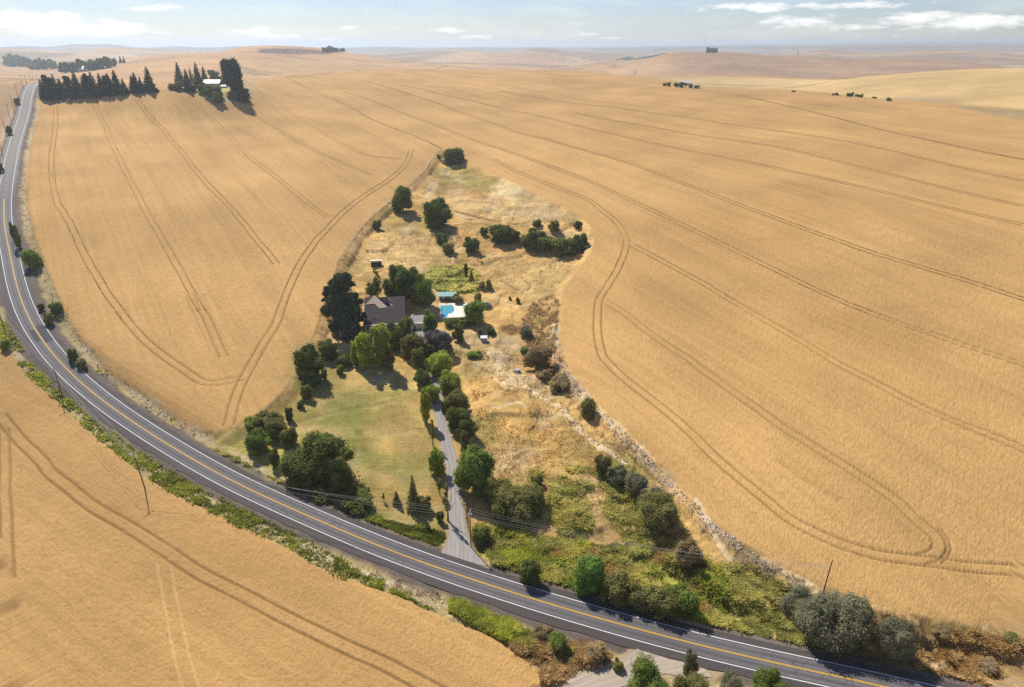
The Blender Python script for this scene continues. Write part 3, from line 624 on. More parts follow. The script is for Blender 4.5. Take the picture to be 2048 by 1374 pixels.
def asphalt(name, base, dusty=False):
    m, t, b = new_mat(name); a = t.node('ShaderNodeAttribute', attribute_name='across').outputs['Fac']; l = t.node('ShaderNodeAttribute', attribute_name='along').outputs['Fac']
    p = t.node('ShaderNodeNewGeometry').outputs['Position']
    aa = t.math('ABSOLUTE', a); lane = t.math('ABSOLUTE', t.math('SUBTRACT', aa, 1.8))
    wheel = t.math('ABSOLUTE', t.math('SUBTRACT', lane, .85))
    wp = t.maprange(wheel, 0.1, .6, 1.0, 0.0, True)
    wp = t.math('MULTIPLY', wp, t.maprange(aa, 3.5, 3.7, 1.0, 0.0))
    st = t.noise(t.comb(t.math('MULTIPLY', a, 2.2), t.math('MULTIPLY', l, .03)), 1.0, 4, .6)
    bl = t.noise(t.comb(t.math('MULTIPLY', a, .15), t.math('MULTIPLY', l, .02), 5.0), 1.0, 3, .6)
    fn = t.noise(p, 6.0, 4, .7)
    sh = t.maprange(aa, 3.7, 4.0, 0.0, 1.0, True)
    c = t.mix(wp, base, tuple(min(1, q * 1.45) for q in base)); c = t.mix(sh, c, (.078, .066, .062))
    f = t.math('ADD', t.math('MULTIPLY', t.math('SUBTRACT', st, .5), .7), t.math('MULTIPLY', t.math('SUBTRACT', fn, .5), .5)); f = t.math('ADD', f, t.math('MULTIPLY', t.math('SUBTRACT', bl, .5), .7)); f = t.math('ADD', f, 1.0)
    v = t.node('ShaderNodeVectorMath', operation='SCALE'); t.l.new(c, v.inputs[0]); t.l.new(f, v.inputs['Scale'])
    vo = t.node('ShaderNodeTexVoronoi', feature='DISTANCE_TO_EDGE'); vo.inputs['Scale'].default_value = .22; wv = t.node('ShaderNodeVectorMath', operation='ADD'); t.l.new(p, wv.inputs[0]); t.l.new(t.noise(p, .5, 4, .7, out='Color'), wv.inputs[1]); t.l.new(wv.outputs[0], vo.inputs['Vector'])
    crk = t.math('MULTIPLY', t.maprange(vo.outputs['Distance'], 0.0, .035, .55, 0.0), t.maprange(bl, .45, .6, 0.0, 1.0, True)); vmx = t.mix(crk, v.outputs[0], (.035, .033, .034))
    # older paler surface with distance up the hill
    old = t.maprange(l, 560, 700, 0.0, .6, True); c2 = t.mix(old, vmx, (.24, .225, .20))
    t.l.new(c2, b.inputs['Base Color']); b.inputs['Roughness'].default_value = .8; b.inputs['Specular IOR Level'].default_value = .25
    bp = t.node('ShaderNodeBump'); bp.inputs['Strength'].default_value = .2; bp.inputs['Distance'].default_value = .03; t.l.new(fn, bp.inputs['Height']); t.l.new(bp.outputs[0], b.inputs['Normal'])
    return m
def rut_mat(name, c, dens):
    m, t, b = new_mat(name); p = t.node('ShaderNodeNewGeometry').outputs['Position']; n = t.noise(p, .25, 4, .7); n2_ = t.noise(p, .03, 2, .5)
    t.l.new(t.mix(t.math('MULTIPLY', t.maprange(n, .35, .6, .35, 1.0, True), t.maprange(n2_, .3, .6, dens * .5, dens)), tuple(WHEAT * .92), c), b.inputs['Base Color']); b.inputs['Specular IOR Level'].default_value = .05; return m
RM = {}
def far_rut(P, hw, c, st, label):
    r = np.hypot(P[:, 0], P[:, 1]); k = np.flatnonzero(r > 318)
    if len(k) < 3: return
    for run in np.split(k, np.flatnonzero(np.diff(k) > 1) + 1):
        if len(run) < 3: continue
        key = (tuple(np.round(c, 2)), round(st, 1))
        if key not in RM: RM[key] = rut_mat('crushed_crop', tuple(float(q) for q in c), min(1, st))
        Q = np.column_stack([P[run], np.zeros(len(run))]); ribbon('wheel_rut', Q, -hw, hw, .14, RM[key], label, 2, z_from=gz)
for i_, (P, hw, st, lt) in enumerate(TR): far_rut(P, .34, (.25, .155, .06), min(1.0, st * 1.0), 'pressed wheel rut running through the standing wheat')
for P, w_, s_, c_ in ST: far_rut(P, w_ * .8, c_, s_, 'narrow unmown strip or track across the fields')
M_asph = asphalt('asphalt', (.105, .100, .102))
wob = (vnoise(np.arange(len(RP)) * 2.5, np.zeros(len(RP)), 6, 5, 2) - .5) * .9
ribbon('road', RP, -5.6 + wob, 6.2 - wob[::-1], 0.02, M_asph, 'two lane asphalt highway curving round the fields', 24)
def paint(name, c, wear=.5):
    m, t, b = new_mat(name); p = t.node('ShaderNodeNewGeometry').outputs['Position']
    n = t.noise(p, 3.0, 5, .7); f = t.maprange(n, .30, .5, wear, 0.0, True); cc = t.mix(f, c, (.16, .15, .14)); t.l.new(cc, b.inputs['Base Color']); b.inputs['Roughness'].default_value = .6
    return m
M_white = paint('white_paint', (.86, .86, .84), .35); M_yel = paint('yellow_paint', (.80, .46, .05), .35)
def line(name, off, wd, mat, lab, a=0, b=None):
    o = ribbon(name, RP[a:b], off - wd / 2, off + wd / 2, .026 + .0, mat, lab, 2); return o
line('edge_line', -3.6, .20, M_white, 'white edge line on the near side of the highway'); line('edge_line', 3.6, .20, M_white, 'white edge line on the far side of the highway')
sA = np.concatenate([[0], np.cumsum(np.hypot(*np.diff(RP[:, :2], axis=0).T))])
kend = int(np.searchsorted(-RP[:, 1] * 0 + sA, sA[np.argmin(np.hypot(*(RP[:, :2] - at1(9, 395)[:2]).T))]))
line('centre_line', -.16, .17, M_yel, 'left stripe of the double yellow centre line', 0, kend); line('centre_line', .16, .17, M_yel, 'right stripe of the double yellow centre line', 0, kend)
for k in range(kend + 2, len(RP) - 8, 5): line('centre_dash', 0, .16, M_yel, 'worn centre dash high up the highway', k, k + 3)
def dz_patch(name, px, mat, lab, lift):
    P = at(px); C = P.mean(0); z = [RP[np.argmin(np.hypot(RP[:, 0] - p[0], RP[:, 1] - p[1])), 2] + lift for p in P]
    V = [(p[0], p[1], q) for p, q in zip(P, z)]; me = mesh_np(name, V, [list(range(len(V)))][0:1]); o = link(name, me, mat); tag(o, lab, kind='structure'); return o
M_patch = simple('fresh_asphalt', (.06, .058, .062), .8, .2, 3)
for k0, o0, o1, n_, lab in ((at1(58,672),-3.4,-.5,6,'dark repair patch in the near lane of the bend'),(at1(84,668),.5,2.4,5,'dark repair patch beside the yellow line in the bend'),(at1(5,500),-2.6,-1.2,8,'long dark repair patch in the outer lane')):
    k = int(np.argmin(np.hypot(RP[:, 0] - k0[0], RP[:, 1] - k0[1]))); ribbon('road_patch', RP[max(0, k - n_ // 2):k + n_ // 2 + 1], o0, o1, .024, M_patch, lab, 4)

def track_mat(name, base, edge, mid_light=True):
    m, t, b = new_mat(name); a = t.node('ShaderNodeAttribute', attribute_name='across').outputs['Fac']; l = t.node('ShaderNodeAttribute', attribute_name='along').outputs['Fac']
    p = t.node('ShaderNodeNewGeometry').outputs['Position']; aa = t.math('ABSOLUTE', a)
    st = t.noise(t.comb(t.math('MULTIPLY', a, 1.6), t.math('MULTIPLY', l, .05)), 1.0, 5, .65); fn = t.noise(p, 2.0, 5, .7)
    c = t.mix(t.maprange(st, .35, .65, 0.0, 1.0, True), base, edge)
    f = t.math('ADD', t.math('MULTIPLY', t.math('SUBTRACT', fn, .5), .5), 1.0); v = t.node('ShaderNodeVectorMath', operation='SCALE'); t.l.new(c, v.inputs[0]); t.l.new(f, v.inputs['Scale']); t.l.new(v.outputs[0], b.inputs['Base Color'])
    return m
M_drive = track_mat('worn_driveway', (.40, .365, .32), (.27, .25, .23)); M_dirt = track_mat('pale_dirt', (.50, .41, .31), (.36, .30, .24))
def rib_w(name, P, W, dz, mat, label):
    return ribbon(name, P, -np.asarray(W), np.asarray(W), dz, mat, label, 7)
rib_w('driveway', DW, WD, .03, M_drive, 'worn grey gravel driveway running up to the house')
rib_w('farm_lane', SD, WS, .05, M_dirt, 'pale dirt lane meeting the highway at the bottom')
FW = resample(at([(200,157.5),(150,158),(104,158),(70,158.5),(30,158),(-40,157)]), 8.0)
ribbon('cross_road', FW, -4, 4, .4, M_asph, 'distant side road crossing the hill top', 3, z_from=gz)

# ------------------------------------------------------------------ mesh pieces
class MB:
    def __init__(s): s.v = []; s.f = []
    def box(s, x0, x1, y0, y1, z0_, z1_):
        b = len(s.v); s.v += [(x0,y0,z0_),(x1,y0,z0_),(x1,y1,z0_),(x0,y1,z0_),(x0,y0,z1_),(x1,y0,z1_),(x1,y1,z1_),(x0,y1,z1_)]
        s.f += [tuple(b + i for i in q) for q in ((3,2,1,0),(4,5,6,7),(0,1,5,4),(1,2,6,5),(2,3,7,6),(3,0,4,7))]
    def poly(s, pts, th=0.0):
        b = len(s.v); n = len(pts); s.v += [tuple(p) for p in pts]; s.f.append(tuple(range(b, b + n)))
        if th:
            s.v += [(p[0], p[1], p[2] - th) for p in pts]; s.f.append(tuple(range(b + 2 * n - 1, b + n - 1, -1)))
            for i in range(n): j = (i + 1) % n; s.f.append((b + i, b + n + i, b + n + j, b + j))
    def tube(s, P, rad, k=6, cap=True):
        P = np.asarray(P, float); rad = np.broadcast_to(rad, (len(P),)); T = np.gradient(P, axis=0); b = len(s.v)
        for i, p in enumerate(P):
            t = T[i] / (np.linalg.norm(T[i]) + 1e-9); u = np.cross(t, (0, 0, 1) if abs(t[2]) < .9 else (1, 0, 0)); u /= np.linalg.norm(u); w_ = np.cross(t, u)
            for a in range(k): th = 2 * math.pi * a / k; s.v.append(tuple(p + rad[i] * (math.cos(th) * u + math.sin(th) * w_)))
        for i in range(len(P) - 1):
            for a in range(k): c = (a + 1) % k; s.f.append((b + i * k + a, b + i * k + c, b + (i + 1) * k + c, b + (i + 1) * k + a))
        if cap: s.f.append(tuple(b + a for a in range(k))[::-1]); s.f.append(tuple(b + (len(P) - 1) * k + a for a in range(k)))
    def mesh(s, name):
        me = bpy.data.meshes.new(name); me.from_pydata(s.v, [], s.f); me.update(); return me
    def build(s, name, mat, parent=None, loc=None): return link(name, s.mesh(name), mat, parent, loc)
def empty(name, loc, rz=0.0, label=None, cat=None, group=None, sc=None):
    e = bpy.data.objects.new(name, None); COL.objects.link(e); e.location = loc; e.rotation_euler = (0, 0, rz); e.empty_display_size = .5
    if sc is not None: e.scale = sc
    tag(e, label, cat, group); return e
def G(u, v, dz=0.0):
    p = at1(u, v); return np.array([p[0], p[1], float(gz(np.array([p[0]]), np.array([p[1]]))[0]) + dz])

# ------------------------------------------------------------------ utility poles and wires
M_pole = simple('weathered_pole_wood', (.12, .085, .06), .9, .25, 3); M_polelight = simple('sunlit_pole_wood', (.30,.20,.11), .9, .2, 3)  # second wood is a paler copy, sunlight painted into its colour
M_arm = simple('bleached_crossarm', (.62, .58, .54), .8, .1, 3); M_insul = simple('grey_insulator', (.5, .5, .48), .4, .05); M_wire = simple('aluminium_wire', (.62, .60, .56), .5, .05)
def pole(base, h, arm_dir, label, mat, arm=2.6, lean=(0, 0), group='utility poles along the highway', armdrop=.35, transformer=False):
    r = empty('utility_pole', base, 0, label, 'utility pole', group); top = np.array([lean[0], lean[1], h])
    m = MB(); m.tube([(0, 0, -.6), top * .5, top], [.19, .16, .12], 8); m.build('pole', mat, r)
    tips = []
    if arm:
        d = np.array([arm_dir[0], arm_dir[1], 0.0]); d /= np.linalg.norm(d); n = np.array([-d[1], d[0], 0]); c = top + np.array([0, 0, -armdrop])
        m = MB(); m.tube([c - d * arm / 2 + n * .16, c + d * arm / 2 + n * .16], .085, 4); a_ = m.build('crossarm', M_arm, r)
        for q in (-.46, .1, .46):
            p = c + d * arm * q + n * .16; m = MB(); m.tube([p, p + np.array([0, 0, .14]), p + np.array([0, 0, .30])], [.04, .08, .045], 6); m.build('insulator', M_insul, a_); tips.append(np.array(base) + p + np.array([0, 0, .3]))
        for q in (-.3, .3):
            m = MB(); m.tube([c + d * arm * q + n * .1, c + np.array([0, 0, -.6]) + n * .1], .025, 4); m.build('brace', M_arm, r)
    if transformer:
        m = MB(); m.tube([top + np.array([.35, 0, -1.6]), top + np.array([.35, 0, -.7])], .24, 10); m.build('transformer', M_insul, r)
    tips.append(np.array(base) + top * .86)
    return tips
rd = RP
def road_dir(p):
    k = int(np.argmin(np.hypot(RP[:, 0] - p[0], RP[:, 1] - p[1]))); k = min(max(k, 3), len(RP) - 4); t = RP[k + 3, :2] - RP[k - 3, :2]; return t / np.linalg.norm(t)
def perp(p): t = road_dir(p); return (-t[1], t[0])
g0, g1, g2, g3, g4 = G(12,668), G(125,795), G(290,977), G(942,1094), G(1643,1196)
P0 = pole(g0, 12.0, perp(g0), 'dark utility pole in the weeds at the left edge of the picture', M_pole)
P1 = pole(g1, 12.2, perp(g1), 'dark utility pole on the green verge of the left bend', M_pole, 3.0)
P2 = pole(g2, 12.6, perp(g2), 'leaning utility pole with pale crossarm at the edge of the lower field', M_pole, 2.8, (-.9, .3))
P3 = pole(g3, 12.4, (.25, 1), 'sunlit utility pole beside the mouth of the driveway', M_polelight, 3.0, (0, 0), transformer=True)
P4 = pole(g4, 12.5, (.5, 1), 'bare black utility pole rising behind the big grey shrub', M_pole, 0, (.5, 0))
P4 = [P4[0]] * 4
def wire(a, b, sag, lab):
    a = np.array(a); b = np.array(b); t = np.linspace(0, 1, 26)[:, None]; P = a + (b - a) * t; P[:, 2] -= (4 * sag * t * (1 - t))[:, 0]
    m = MB(); m.tube(P, .028, 4, False); o = m.build('power_line', M_wire); tag(o, lab, 'power line', 'power lines strung between the poles')
nm = ['outer', 'middle', 'inner', 'lower']
for i in range(4):
    wire(P0[i], P1[i], 1.5, f'{nm[i]} wire from the pole at the left edge to the pole on the bend')
    wire(P1[i], P2[i], 1.6, f'{nm[i]} wire from the pole on the bend to the leaning pole')
    wire(P2[i], P3[i], 2.6, f'{nm[i]} wire over the highway from the leaning pole to the driveway pole')
    wire(P3[i], P4[i] + np.array([0, 0, -.5 * i]), 2.6, f'{nm[i]} wire from the driveway pole over the thicket to the bare pole')
far_poles = [((5,308),(2,262)),((12,263),(9,248)),((12,265),(9,232)),((20,237),(17,205)),((27,216),(25,190)),((36,193),(33,165)),((47,176),(44,156)),((53,168),(52,154)),((62,163),(61,152)),((67,161),(67,152)),((74,160),(74,152)),((87,159),(87,151))]
ways = ['beside the road at the far left edge','second up the far left roadside','above the bushes on the far left roadside','where the far road starts to turn','on the brown field left of the far road','just under the hill top road','left of the hill top junction','at the hill top junction','behind the hill top junction','first right of the hill top junction','second right of the hill top junction','nearest the windbreak on the hill top road']
k = 0
for (b, tp), wy in zip(far_poles, ways):
    if k == 1: k += 1; continue
    g = G(*b); dist = np.linalg.norm(g - np.array([0, 0, 128])); h = min(12.5, max(8, (b[1] - tp[1]) / FPX * dist)); pole(g, h, (1, .2), 'distant thin utility pole ' + wy, M_pole, 2.4, group='far utility poles along the highway'); k += 1

# ------------------------------------------------------------------ house
print('T house', round(time.time() - T00, 1))
M_roof = simple('dark_brown_shingles', (.066, .056, .055), .95, .25, 1.2, .05, 0, .3); M_tanroof = simple('pale_tan_roofing', (.42, .33, .25), .8, .12, 2); M_wall = simple('cream_siding', (.55, .50, .42), .8, .1, 2)
M_white2 = simple('white_trim', (.78, .77, .73), .6, .06); M_glass, t, b = new_mat('window_glass'); b.inputs['Base Color'].default_value = (.03, .04, .05, 1); b.inputs['Roughness'].default_value = .1; b.inputs['Specular IOR Level'].default_value = .6
M_conc = simple('pale_concrete', (.60, .54, .45), .85, .12, 1.5); M_grey = simple('grey_metal', (.30, .31, .33), .5, .1); M_dark = simple('dark_interior_boards', (.05, .045, .04), .9, .2)
hp = G(771, 634); HR = R(9)
H = empty('farmhouse', (hp[0], hp[1], hp[2]), HR, 'large farmhouse with dark brown hip roof hidden among trees', 'house')
X0, X1, Y0, Y1, EV, RG = -9.5, 9.5, -18, 11, 3.0, 7.6
m = MB(); m.box(X0 + .6, X1 - .6, Y0 + .6, Y1 - .6, -1.2, EV); m.build('wall', M_wall, H)
m = MB(); yr = 7.0
m.poly([(X0, Y0, EV - .3), (X1, Y0, EV - .3), (X1, yr, RG), (X0, yr, RG)], .2); m.poly([(X0, yr, RG), (X1, yr, RG), (X1, Y1, EV + 1.2), (X0, Y1, EV + 1.2)], .2); m.build('roof', M_roof, H)
for xg, o_ in ((X0 + .5, 1), (X1 - .5, -1)):
    m = MB(); m.poly([(xg, Y0 + .6, EV - .4), (xg, yr, RG - .3), (xg, Y1 - .6, EV)][::o_]); m.build('gable', M_wall, H)
def rz_(y): return EV - .3 + (RG - EV + .3) * (y - Y0) / (yr - Y0)
# raised cross gable in tan
pk = (-4.6, 6.0, RG + 1.6)
m = MB(); m.poly([(X0 + .6, .6, rz_(.6) + .25), (-4.6, .6, rz_(.6) + .35), pk], 0); m.build('roof_facet', M_tanroof, H)
m = MB(); m.poly([(X0 + .4, .6, rz_(.6) + .2), pk, (X0 + .4, 7.4, RG + .1)], 0); m.build('roof_facet', M_roof, H)
m = MB(); m.poly([pk, (-4.6, .6, rz_(.6) + .35), (-2.4, -3.0, rz_(-3.0) + .12), (1.5, -2.6, rz_(-2.6) + .12)], 0); m.build('roof_facet', M_tanroof, H)
m = MB(); m.tube([(-1.2, 6.0, rz_(6.0) + .1), (4.0, -1.8, rz_(-1.8) + .1)], .12, 5); m.build('roof_flashing', M_white2, H)
for x, y in ((.9, 6.6), (1.5, 4.9), (2.2, 3.6), (3.0, 2.4)):
    m = MB(); m.tube([(x, y, rz_(y)), (x, y, rz_(y) + .7)], [.22, .2], 8); m.build('roof_vent', M_white2, H)
for x in (-7.5, -3.2, 3.2, 7.2):
    m = MB(); m.box(x - .8, x + .8, Y0 + .52, Y0 + .6, .9, 2.2); wn = m.build('window', M_white2, H); m = MB(); m.box(x - .7, x + .7, Y0 + .49, Y0 + .52, 1.0, 2.1); m.build('pane', M_glass, wn)
m = MB(); m.box(-.5, .5, Y0 + .52, Y0 + .6, 0, 2.1); m.build('door', M_dark, H)
m = MB(); m.poly([(X0 - .05, Y0, EV - .3), (X0 + .1, Y0, EV - .25), (X0 + .1, 2, rz_(2) + .02), (X0 - .05, 2, rz_(2) - .02)], .3); m.build('fascia', M_white2, H)
# patio roof of the house side
gp = G(838, 650); PT = empty('garage', (gp[0], gp[1], gp[2]), R(6), 'small grey roofed garage right of the farmhouse under the trees', 'garage')
m = MB(); m.box(-3.4, 3.4, -4, 4, -.5, 2.5); m.build('wall', M_wall, PT); m = MB(); m.poly([(-3.9, -4.5, 2.3), (3.9, -4.5, 2.3), (3.9, 4.4, 3.3), (-3.9, 4.4, 3.3)], .18); m.build('roof', simple('grey_roofing', (.27, .265, .26), .8, .15), PT)
m = MB(); m.box(-1.3, 1.3, -4.06, -4.0, 0, 2.1); m.build('door', M_white2, PT)

# ------------------------------------------------------------------ pool, deck, trampoline, sheds, truck
def on_level(px, z):
    o = []
    for u, v in px:
        d = px_dir(u, v); k = (z - CAM_Z) / d[2]; o.append((d[0] * k, d[1] * k, z))
    return o
def slab(name, px, th, mat, z, parent=None):
    pts = on_level(px, z); P = np.array(pts)
    if (np.roll(P[:, 0], -1) * P[:, 1] - P[:, 0] * np.roll(P[:, 1], -1)).sum() > 0: pts = pts[::-1]
    m = MB(); m.poly(pts, th); return m.build(name, mat, parent)
M_deck = simple('cream_pool_deck', (.80, .74, .62), .8, .06, 1.0)
M_pool, t, b = new_mat('shaded_pool_water'); tcn = t.node('ShaderNodeNewGeometry'); nn = t.noise(tcn.outputs['Position'], 1.2, 3, .5)
t.l.new(t.mix(nn, (.05, .30, .42), (.10, .40, .50)), b.inputs['Base Color']); b.inputs['Roughness'].default_value = .35; b.inputs['Specular IOR Level'].default_value = .12
_p = at([(879,607),(934,605),(942,633),(882,636),(908,620),(900,607),(920,607),(925,618),(890,618)]); PZ = float(gz(_p[:, 0], _p[:, 1]).max()) + .06
PO = empty('swimming_pool', (0, 0, 0), 0, 'backyard pool with blue water in its tree shaded left and cream deck where sunlit', 'swimming pool')
slab('deck', [(879,607),(934,605),(942,633),(882,636)], 2.6, M_deck, PZ, PO)
slab('water', [(880,610.5),(903,609),(907,613),(909,620),(904,626),(897,627),(895,631),(894,634.5),(883,635.5)], .03, M_pool, PZ + .04, PO)  # blue takes the outline of the tree shadow, shade painted as colour
slab('coping', [(879,609),(895,607.5),(903,610),(899,610.5),(889,611),(880,612)], .05, M_conc, PZ + .07, PO)
M_teal = simple('pale_teal_metal', (.25, .46, .42), .5, .08)
gp = G(897, 598); PH = empty('pool_house', (gp[0], gp[1], gp[2]), R(3), 'low building with pale teal roof behind the pool', 'shed')
m = MB(); m.box(-4.6, 3.6, -1.6, 2.2, -.5, 2.2); m.build('wall', simple('brown_board_wall', (.16, .12, .09), .9, .2), PH); m = MB(); m.poly([(-5.1, -2.1, 2.2), (4.0, -2.1, 2.2), (4.0, 2.8, 2.9), (-5.1, 2.8, 2.9)], .15); m.build('roof', M_teal, PH)
for x in (-2.5, 1.5): m = MB(); m.box(x - .5, x + .5, -1.64, -1.6, .9, 1.8); m.build('window', M_white2, PH)
gp = G(973, 612); TP = empty('trampoline', (gp[0], gp[1], gp[2]), 0, 'round black trampoline on the dry grass right of the pool tree', 'trampoline')
th = np.linspace(0, 2 * math.pi, 33)[:-1]; rr = 2.3
m = MB(); m.poly([(rr * .92 * math.cos(a), rr * .92 * math.sin(a), .95) for a in th]); m.build('mat', simple('black_mat', (.02, .02, .022), .7, .05), TP)
m = MB(); m.tube([(rr * math.cos(a), rr * math.sin(a), .95) for a in np.append(th, th[0])], .07, 6, False); m.build('frame', M_grey, TP)
m = MB(); a5 = np.linspace(.5, 2.6, 14); m.tube([((rr + .05) * math.cos(a), (rr + .05) * math.sin(a), 1.0) for a in a5], .2, 6); m.build('edge_pad', M_white2, TP)
for a in np.linspace(0, 2 * math.pi, 7)[:-1]: m = MB(); m.tube([(rr * math.cos(a), rr * math.sin(a), .95), (rr * math.cos(a) * 1.02, rr * math.sin(a) * 1.02, -.1)], .04, 5); m.build('leg', M_grey, TP)
gp = G(753, 531); SH = empty('loafing_shed', (gp[0], gp[1], gp[2]), R(8), 'open fronted loafing shed with pale roof edge alone on the dry grass', 'shed')
M_cream = simple('cream_metal_sheet', (.68, .62, .50), .6, .06)
w2 = 2.9
for xa in (-w2, w2 - .1): m = MB(); m.box(xa, xa + .1, -1.6, 2.0, -.3, 2.7); m.build('side_wall', M_cream, SH)
m = MB(); m.box(-w2 + .1, w2 - .1, 1.9, 2.0, -.3, 2.6); m.build('back_wall', M_dark, SH)
m = MB(); m.poly([(-w2 - .2, -1.8, 3.1), (w2 + .2, -1.8, 3.1), (w2 + .2, 2.3, 2.7), (-w2 - .2, 2.3, 2.7)], .12); m.build('roof', M_cream, SH)
m = MB(); m.box(-w2 + .12, w2 - .12, -1.55, -1.45, 2.2, 2.4); m.build('lintel', M_cream, SH); m = MB(); m.box(-w2 + .12, w2 - .12, -1.3, 1.88, -.2, .04); m.build('floor_litter', M_dark, SH)
for x in (-w2 + .15, 0, w2 - .15): m = MB(); m.tube([(x, -1.5, -.2), (x, -1.5, 2.95)], .07, 6); m.build('post', M_pole, SH)
gp = G(968, 682); PU = empty('well_house', (gp[0], gp[1], gp[2]), R(0), 'small white topped shed standing on the dry yard below the pool', 'shed')
m = MB(); m.box(-1.3, 1.3, -.9, 1.1, -.3, 1.8); m.build('wall', M_grey, PU); m = MB(); m.poly([(-1.55, -1.1, 1.85), (1.55, -1.1, 1.85), (1.55, 1.35, 2.15), (-1.55, 1.35, 2.15)], .1); m.build('roof', M_white2, PU); m = MB(); m.box(-.2, .25, -.95, -.9, 0, 1.6); m.build('door', simple('blue_grey_door', (.4, .45, .55), .6), PU)
gp = G(925, 681); BX = empty('picnic_bench', (gp[0], gp[1], gp[2]), R(8), 'small white garden table on the grass left of the white topped shed', 'table')
m = MB(); m.box(-.9, .9, -.5, .5, .68, .74); m.build('tabletop', M_white2, BX)
for x in (-.7, .7):
    for y in (-.4, .4): m = MB(); m.box(x - .05, x + .05, y - .05, y + .05, -.1, .68); m.build('leg', M_white2, BX)
# old pickup truck
gp = G(1036, 747); TK = empty('pickup_truck', (gp[0], gp[1], gp[2]), R(24), 'old pickup truck parked on the bare track below the pool', 'pickup truck')
M_tb = simple('faded_silver_paint', (.42, .42, .40), .45, .12, 2, .5); M_tire = simple('tyre_rubber', (.02, .02, .02), .9, .1)
m = MB(); L2 = 2.7
prof = [(-2.7, .55), (-2.7, 1.02), (-1.35, 1.12), (-.75, 1.72), (.65, 1.76), (.78, 1.05), (2.7, 1.05), (2.7, .55)]
b0 = len(m.v)
for sx in (-.9, .9): m.v += [(sx, -p[0], p[1]) if True else 0 for p in prof]
n_ = len(prof); m.f += [tuple(range(n_)), tuple(range(2 * n_ - 1, n_ - 1, -1))] + [(i, n_ + i, n_ + (i + 1) % n_, (i + 1) % n_) for i in range(n_)]
bo = m.build('body', M_tb, TK)
m = MB(); m.box(-.78, .78, -2.55, -.9, 1.06, 1.1); m.build('cargo_bed', M_dark, TK)
m = MB(); m.poly([(-.78, 1.30, 1.20), (.78, 1.30, 1.20), (.72, .82, 1.70), (-.72, .82, 1.70)]); m.build('windscreen', M_glass, TK)
for sx in (-.905, .905): m = MB(); m.poly([(sx, 1.0, 1.2), (sx, .75, 1.66), (sx, -.55, 1.68), (sx, -.62, 1.2)][::(1 if sx < 0 else -1)]); m.build('side_window', M_glass, TK)
for sx in (-.85, .85):
    for sy in (-1.7, 1.75): m = MB(); m.tube([(sx - .12, sy, .36), (sx + .12, sy, .36)], .37, 14); m.build('wheel', M_tire, TK)
for sx in (-.65, .65): m = MB(); m.box(sx - .14, sx + .14, 2.7, 2.73, .75, .93); m.build('headlight', M_white2, TK)
m = MB(); m.box(-.9, .9, 2.7, 2.82, .5, .66); m.build('bumper', M_grey, TK)

# far farmstead buildings
def gable_house(px, wdt, dep_, h, rise, rz, label, cat='barn', rm=None, wm=None, nm_='barn'):
    g = G(*px); o = empty(nm_, (g[0], g[1], g[2]), rz, label, cat); a, c = wdt / 2, dep_ / 2
    m = MB(); m.box(-a, a, -c, c, -1.5, h); m.build('wall', wm or M_wall, o)
    m = MB(); m.poly([(-a - .5, -c - .6, h - .2), (a + .5, -c - .6, h - .2), (a + .5, 0, h + rise), (-a - .5, 0, h + rise)], .25); m.poly([(-a - .5, 0, h + rise), (a + .5, 0, h + rise), (a + .5, c + .6, h - .2), (-a - .5, c + .6, h - .2)], .25); m.build('roof', rm or M_white2, o)
    m = MB(); m.poly([(-a, -c, h), (-a, 0, h + rise - .15), (-a, c, h)]); m.build('gable', wm or M_wall, o); m = MB(); m.poly([(a, -c, h), (a, c, h), (a, 0, h + rise - .15)]); m.build('gable', wm or M_wall, o)
    m = MB(); m.box(-1.2, 1.2, -c - .06, -c, 0, h * .7); m.build('door', M_grey, o); return o
M_wr = simple('white_metal_roof', (.80, .82, .84), .5, .05)
gable_house((427,172), 18, 16, 3.5, 3.5, R(5), 'white roofed barn among dark conifers on the far farmstead', rm=M_wr)
gable_house((449,176), 5, 4, 2.2, 1, 0, 'tiny white outbuilding right of the far white barn', 'shed', M_wr, nm_='outbuilding')
gable_house((493,190), 6, 5, 2.4, 1.2, 0, 'small white shed at the right end of the far farmstead', 'shed', M_wr, nm_='outbuilding')
gable_house((176,142), 30, 26, 5, 5, 0, 'white roofed shed below the hazy trees left of the tan hill', 'barn', M_wr)
gable_house((206,137), 18, 14, 3, 3, R(20), 'smaller white roof on the slope beside the hazy trees', 'barn', M_wr)
gable_house((1372,170), 22, 12, 5, 4, 0, 'white farmhouse in the dark tree clump on the middle skyline', 'house', M_wr, nm_='farmhouse')

# lattice tower on the far ridge
g = G(1595, 112); TW = empty('lattice_tower', (g[0], g[1], g[2]), 0, 'thin lattice mast on the far ridge', 'mast'); hh_ = 19.0
for sx, sy in ((-1, -1), (1, -1), (1, 1), (-1, 1)): m = MB(); m.tube([(sx * 3.5, sy * 3.5, -1), (sx * .4, sy * .4, hh_)], .35, 4); m.build('leg', M_grey, TW)
for z_ in (4, 8, 12, 16):
    q = 3.5 - 3.1 * z_ / hh_; m = MB(); m.tube([(-q, -q, z_), (q, -q, z_), (q, q, z_), (-q, q, z_), (-q, -q, z_)], .25, 4); m.build('brace', M_grey, TW)

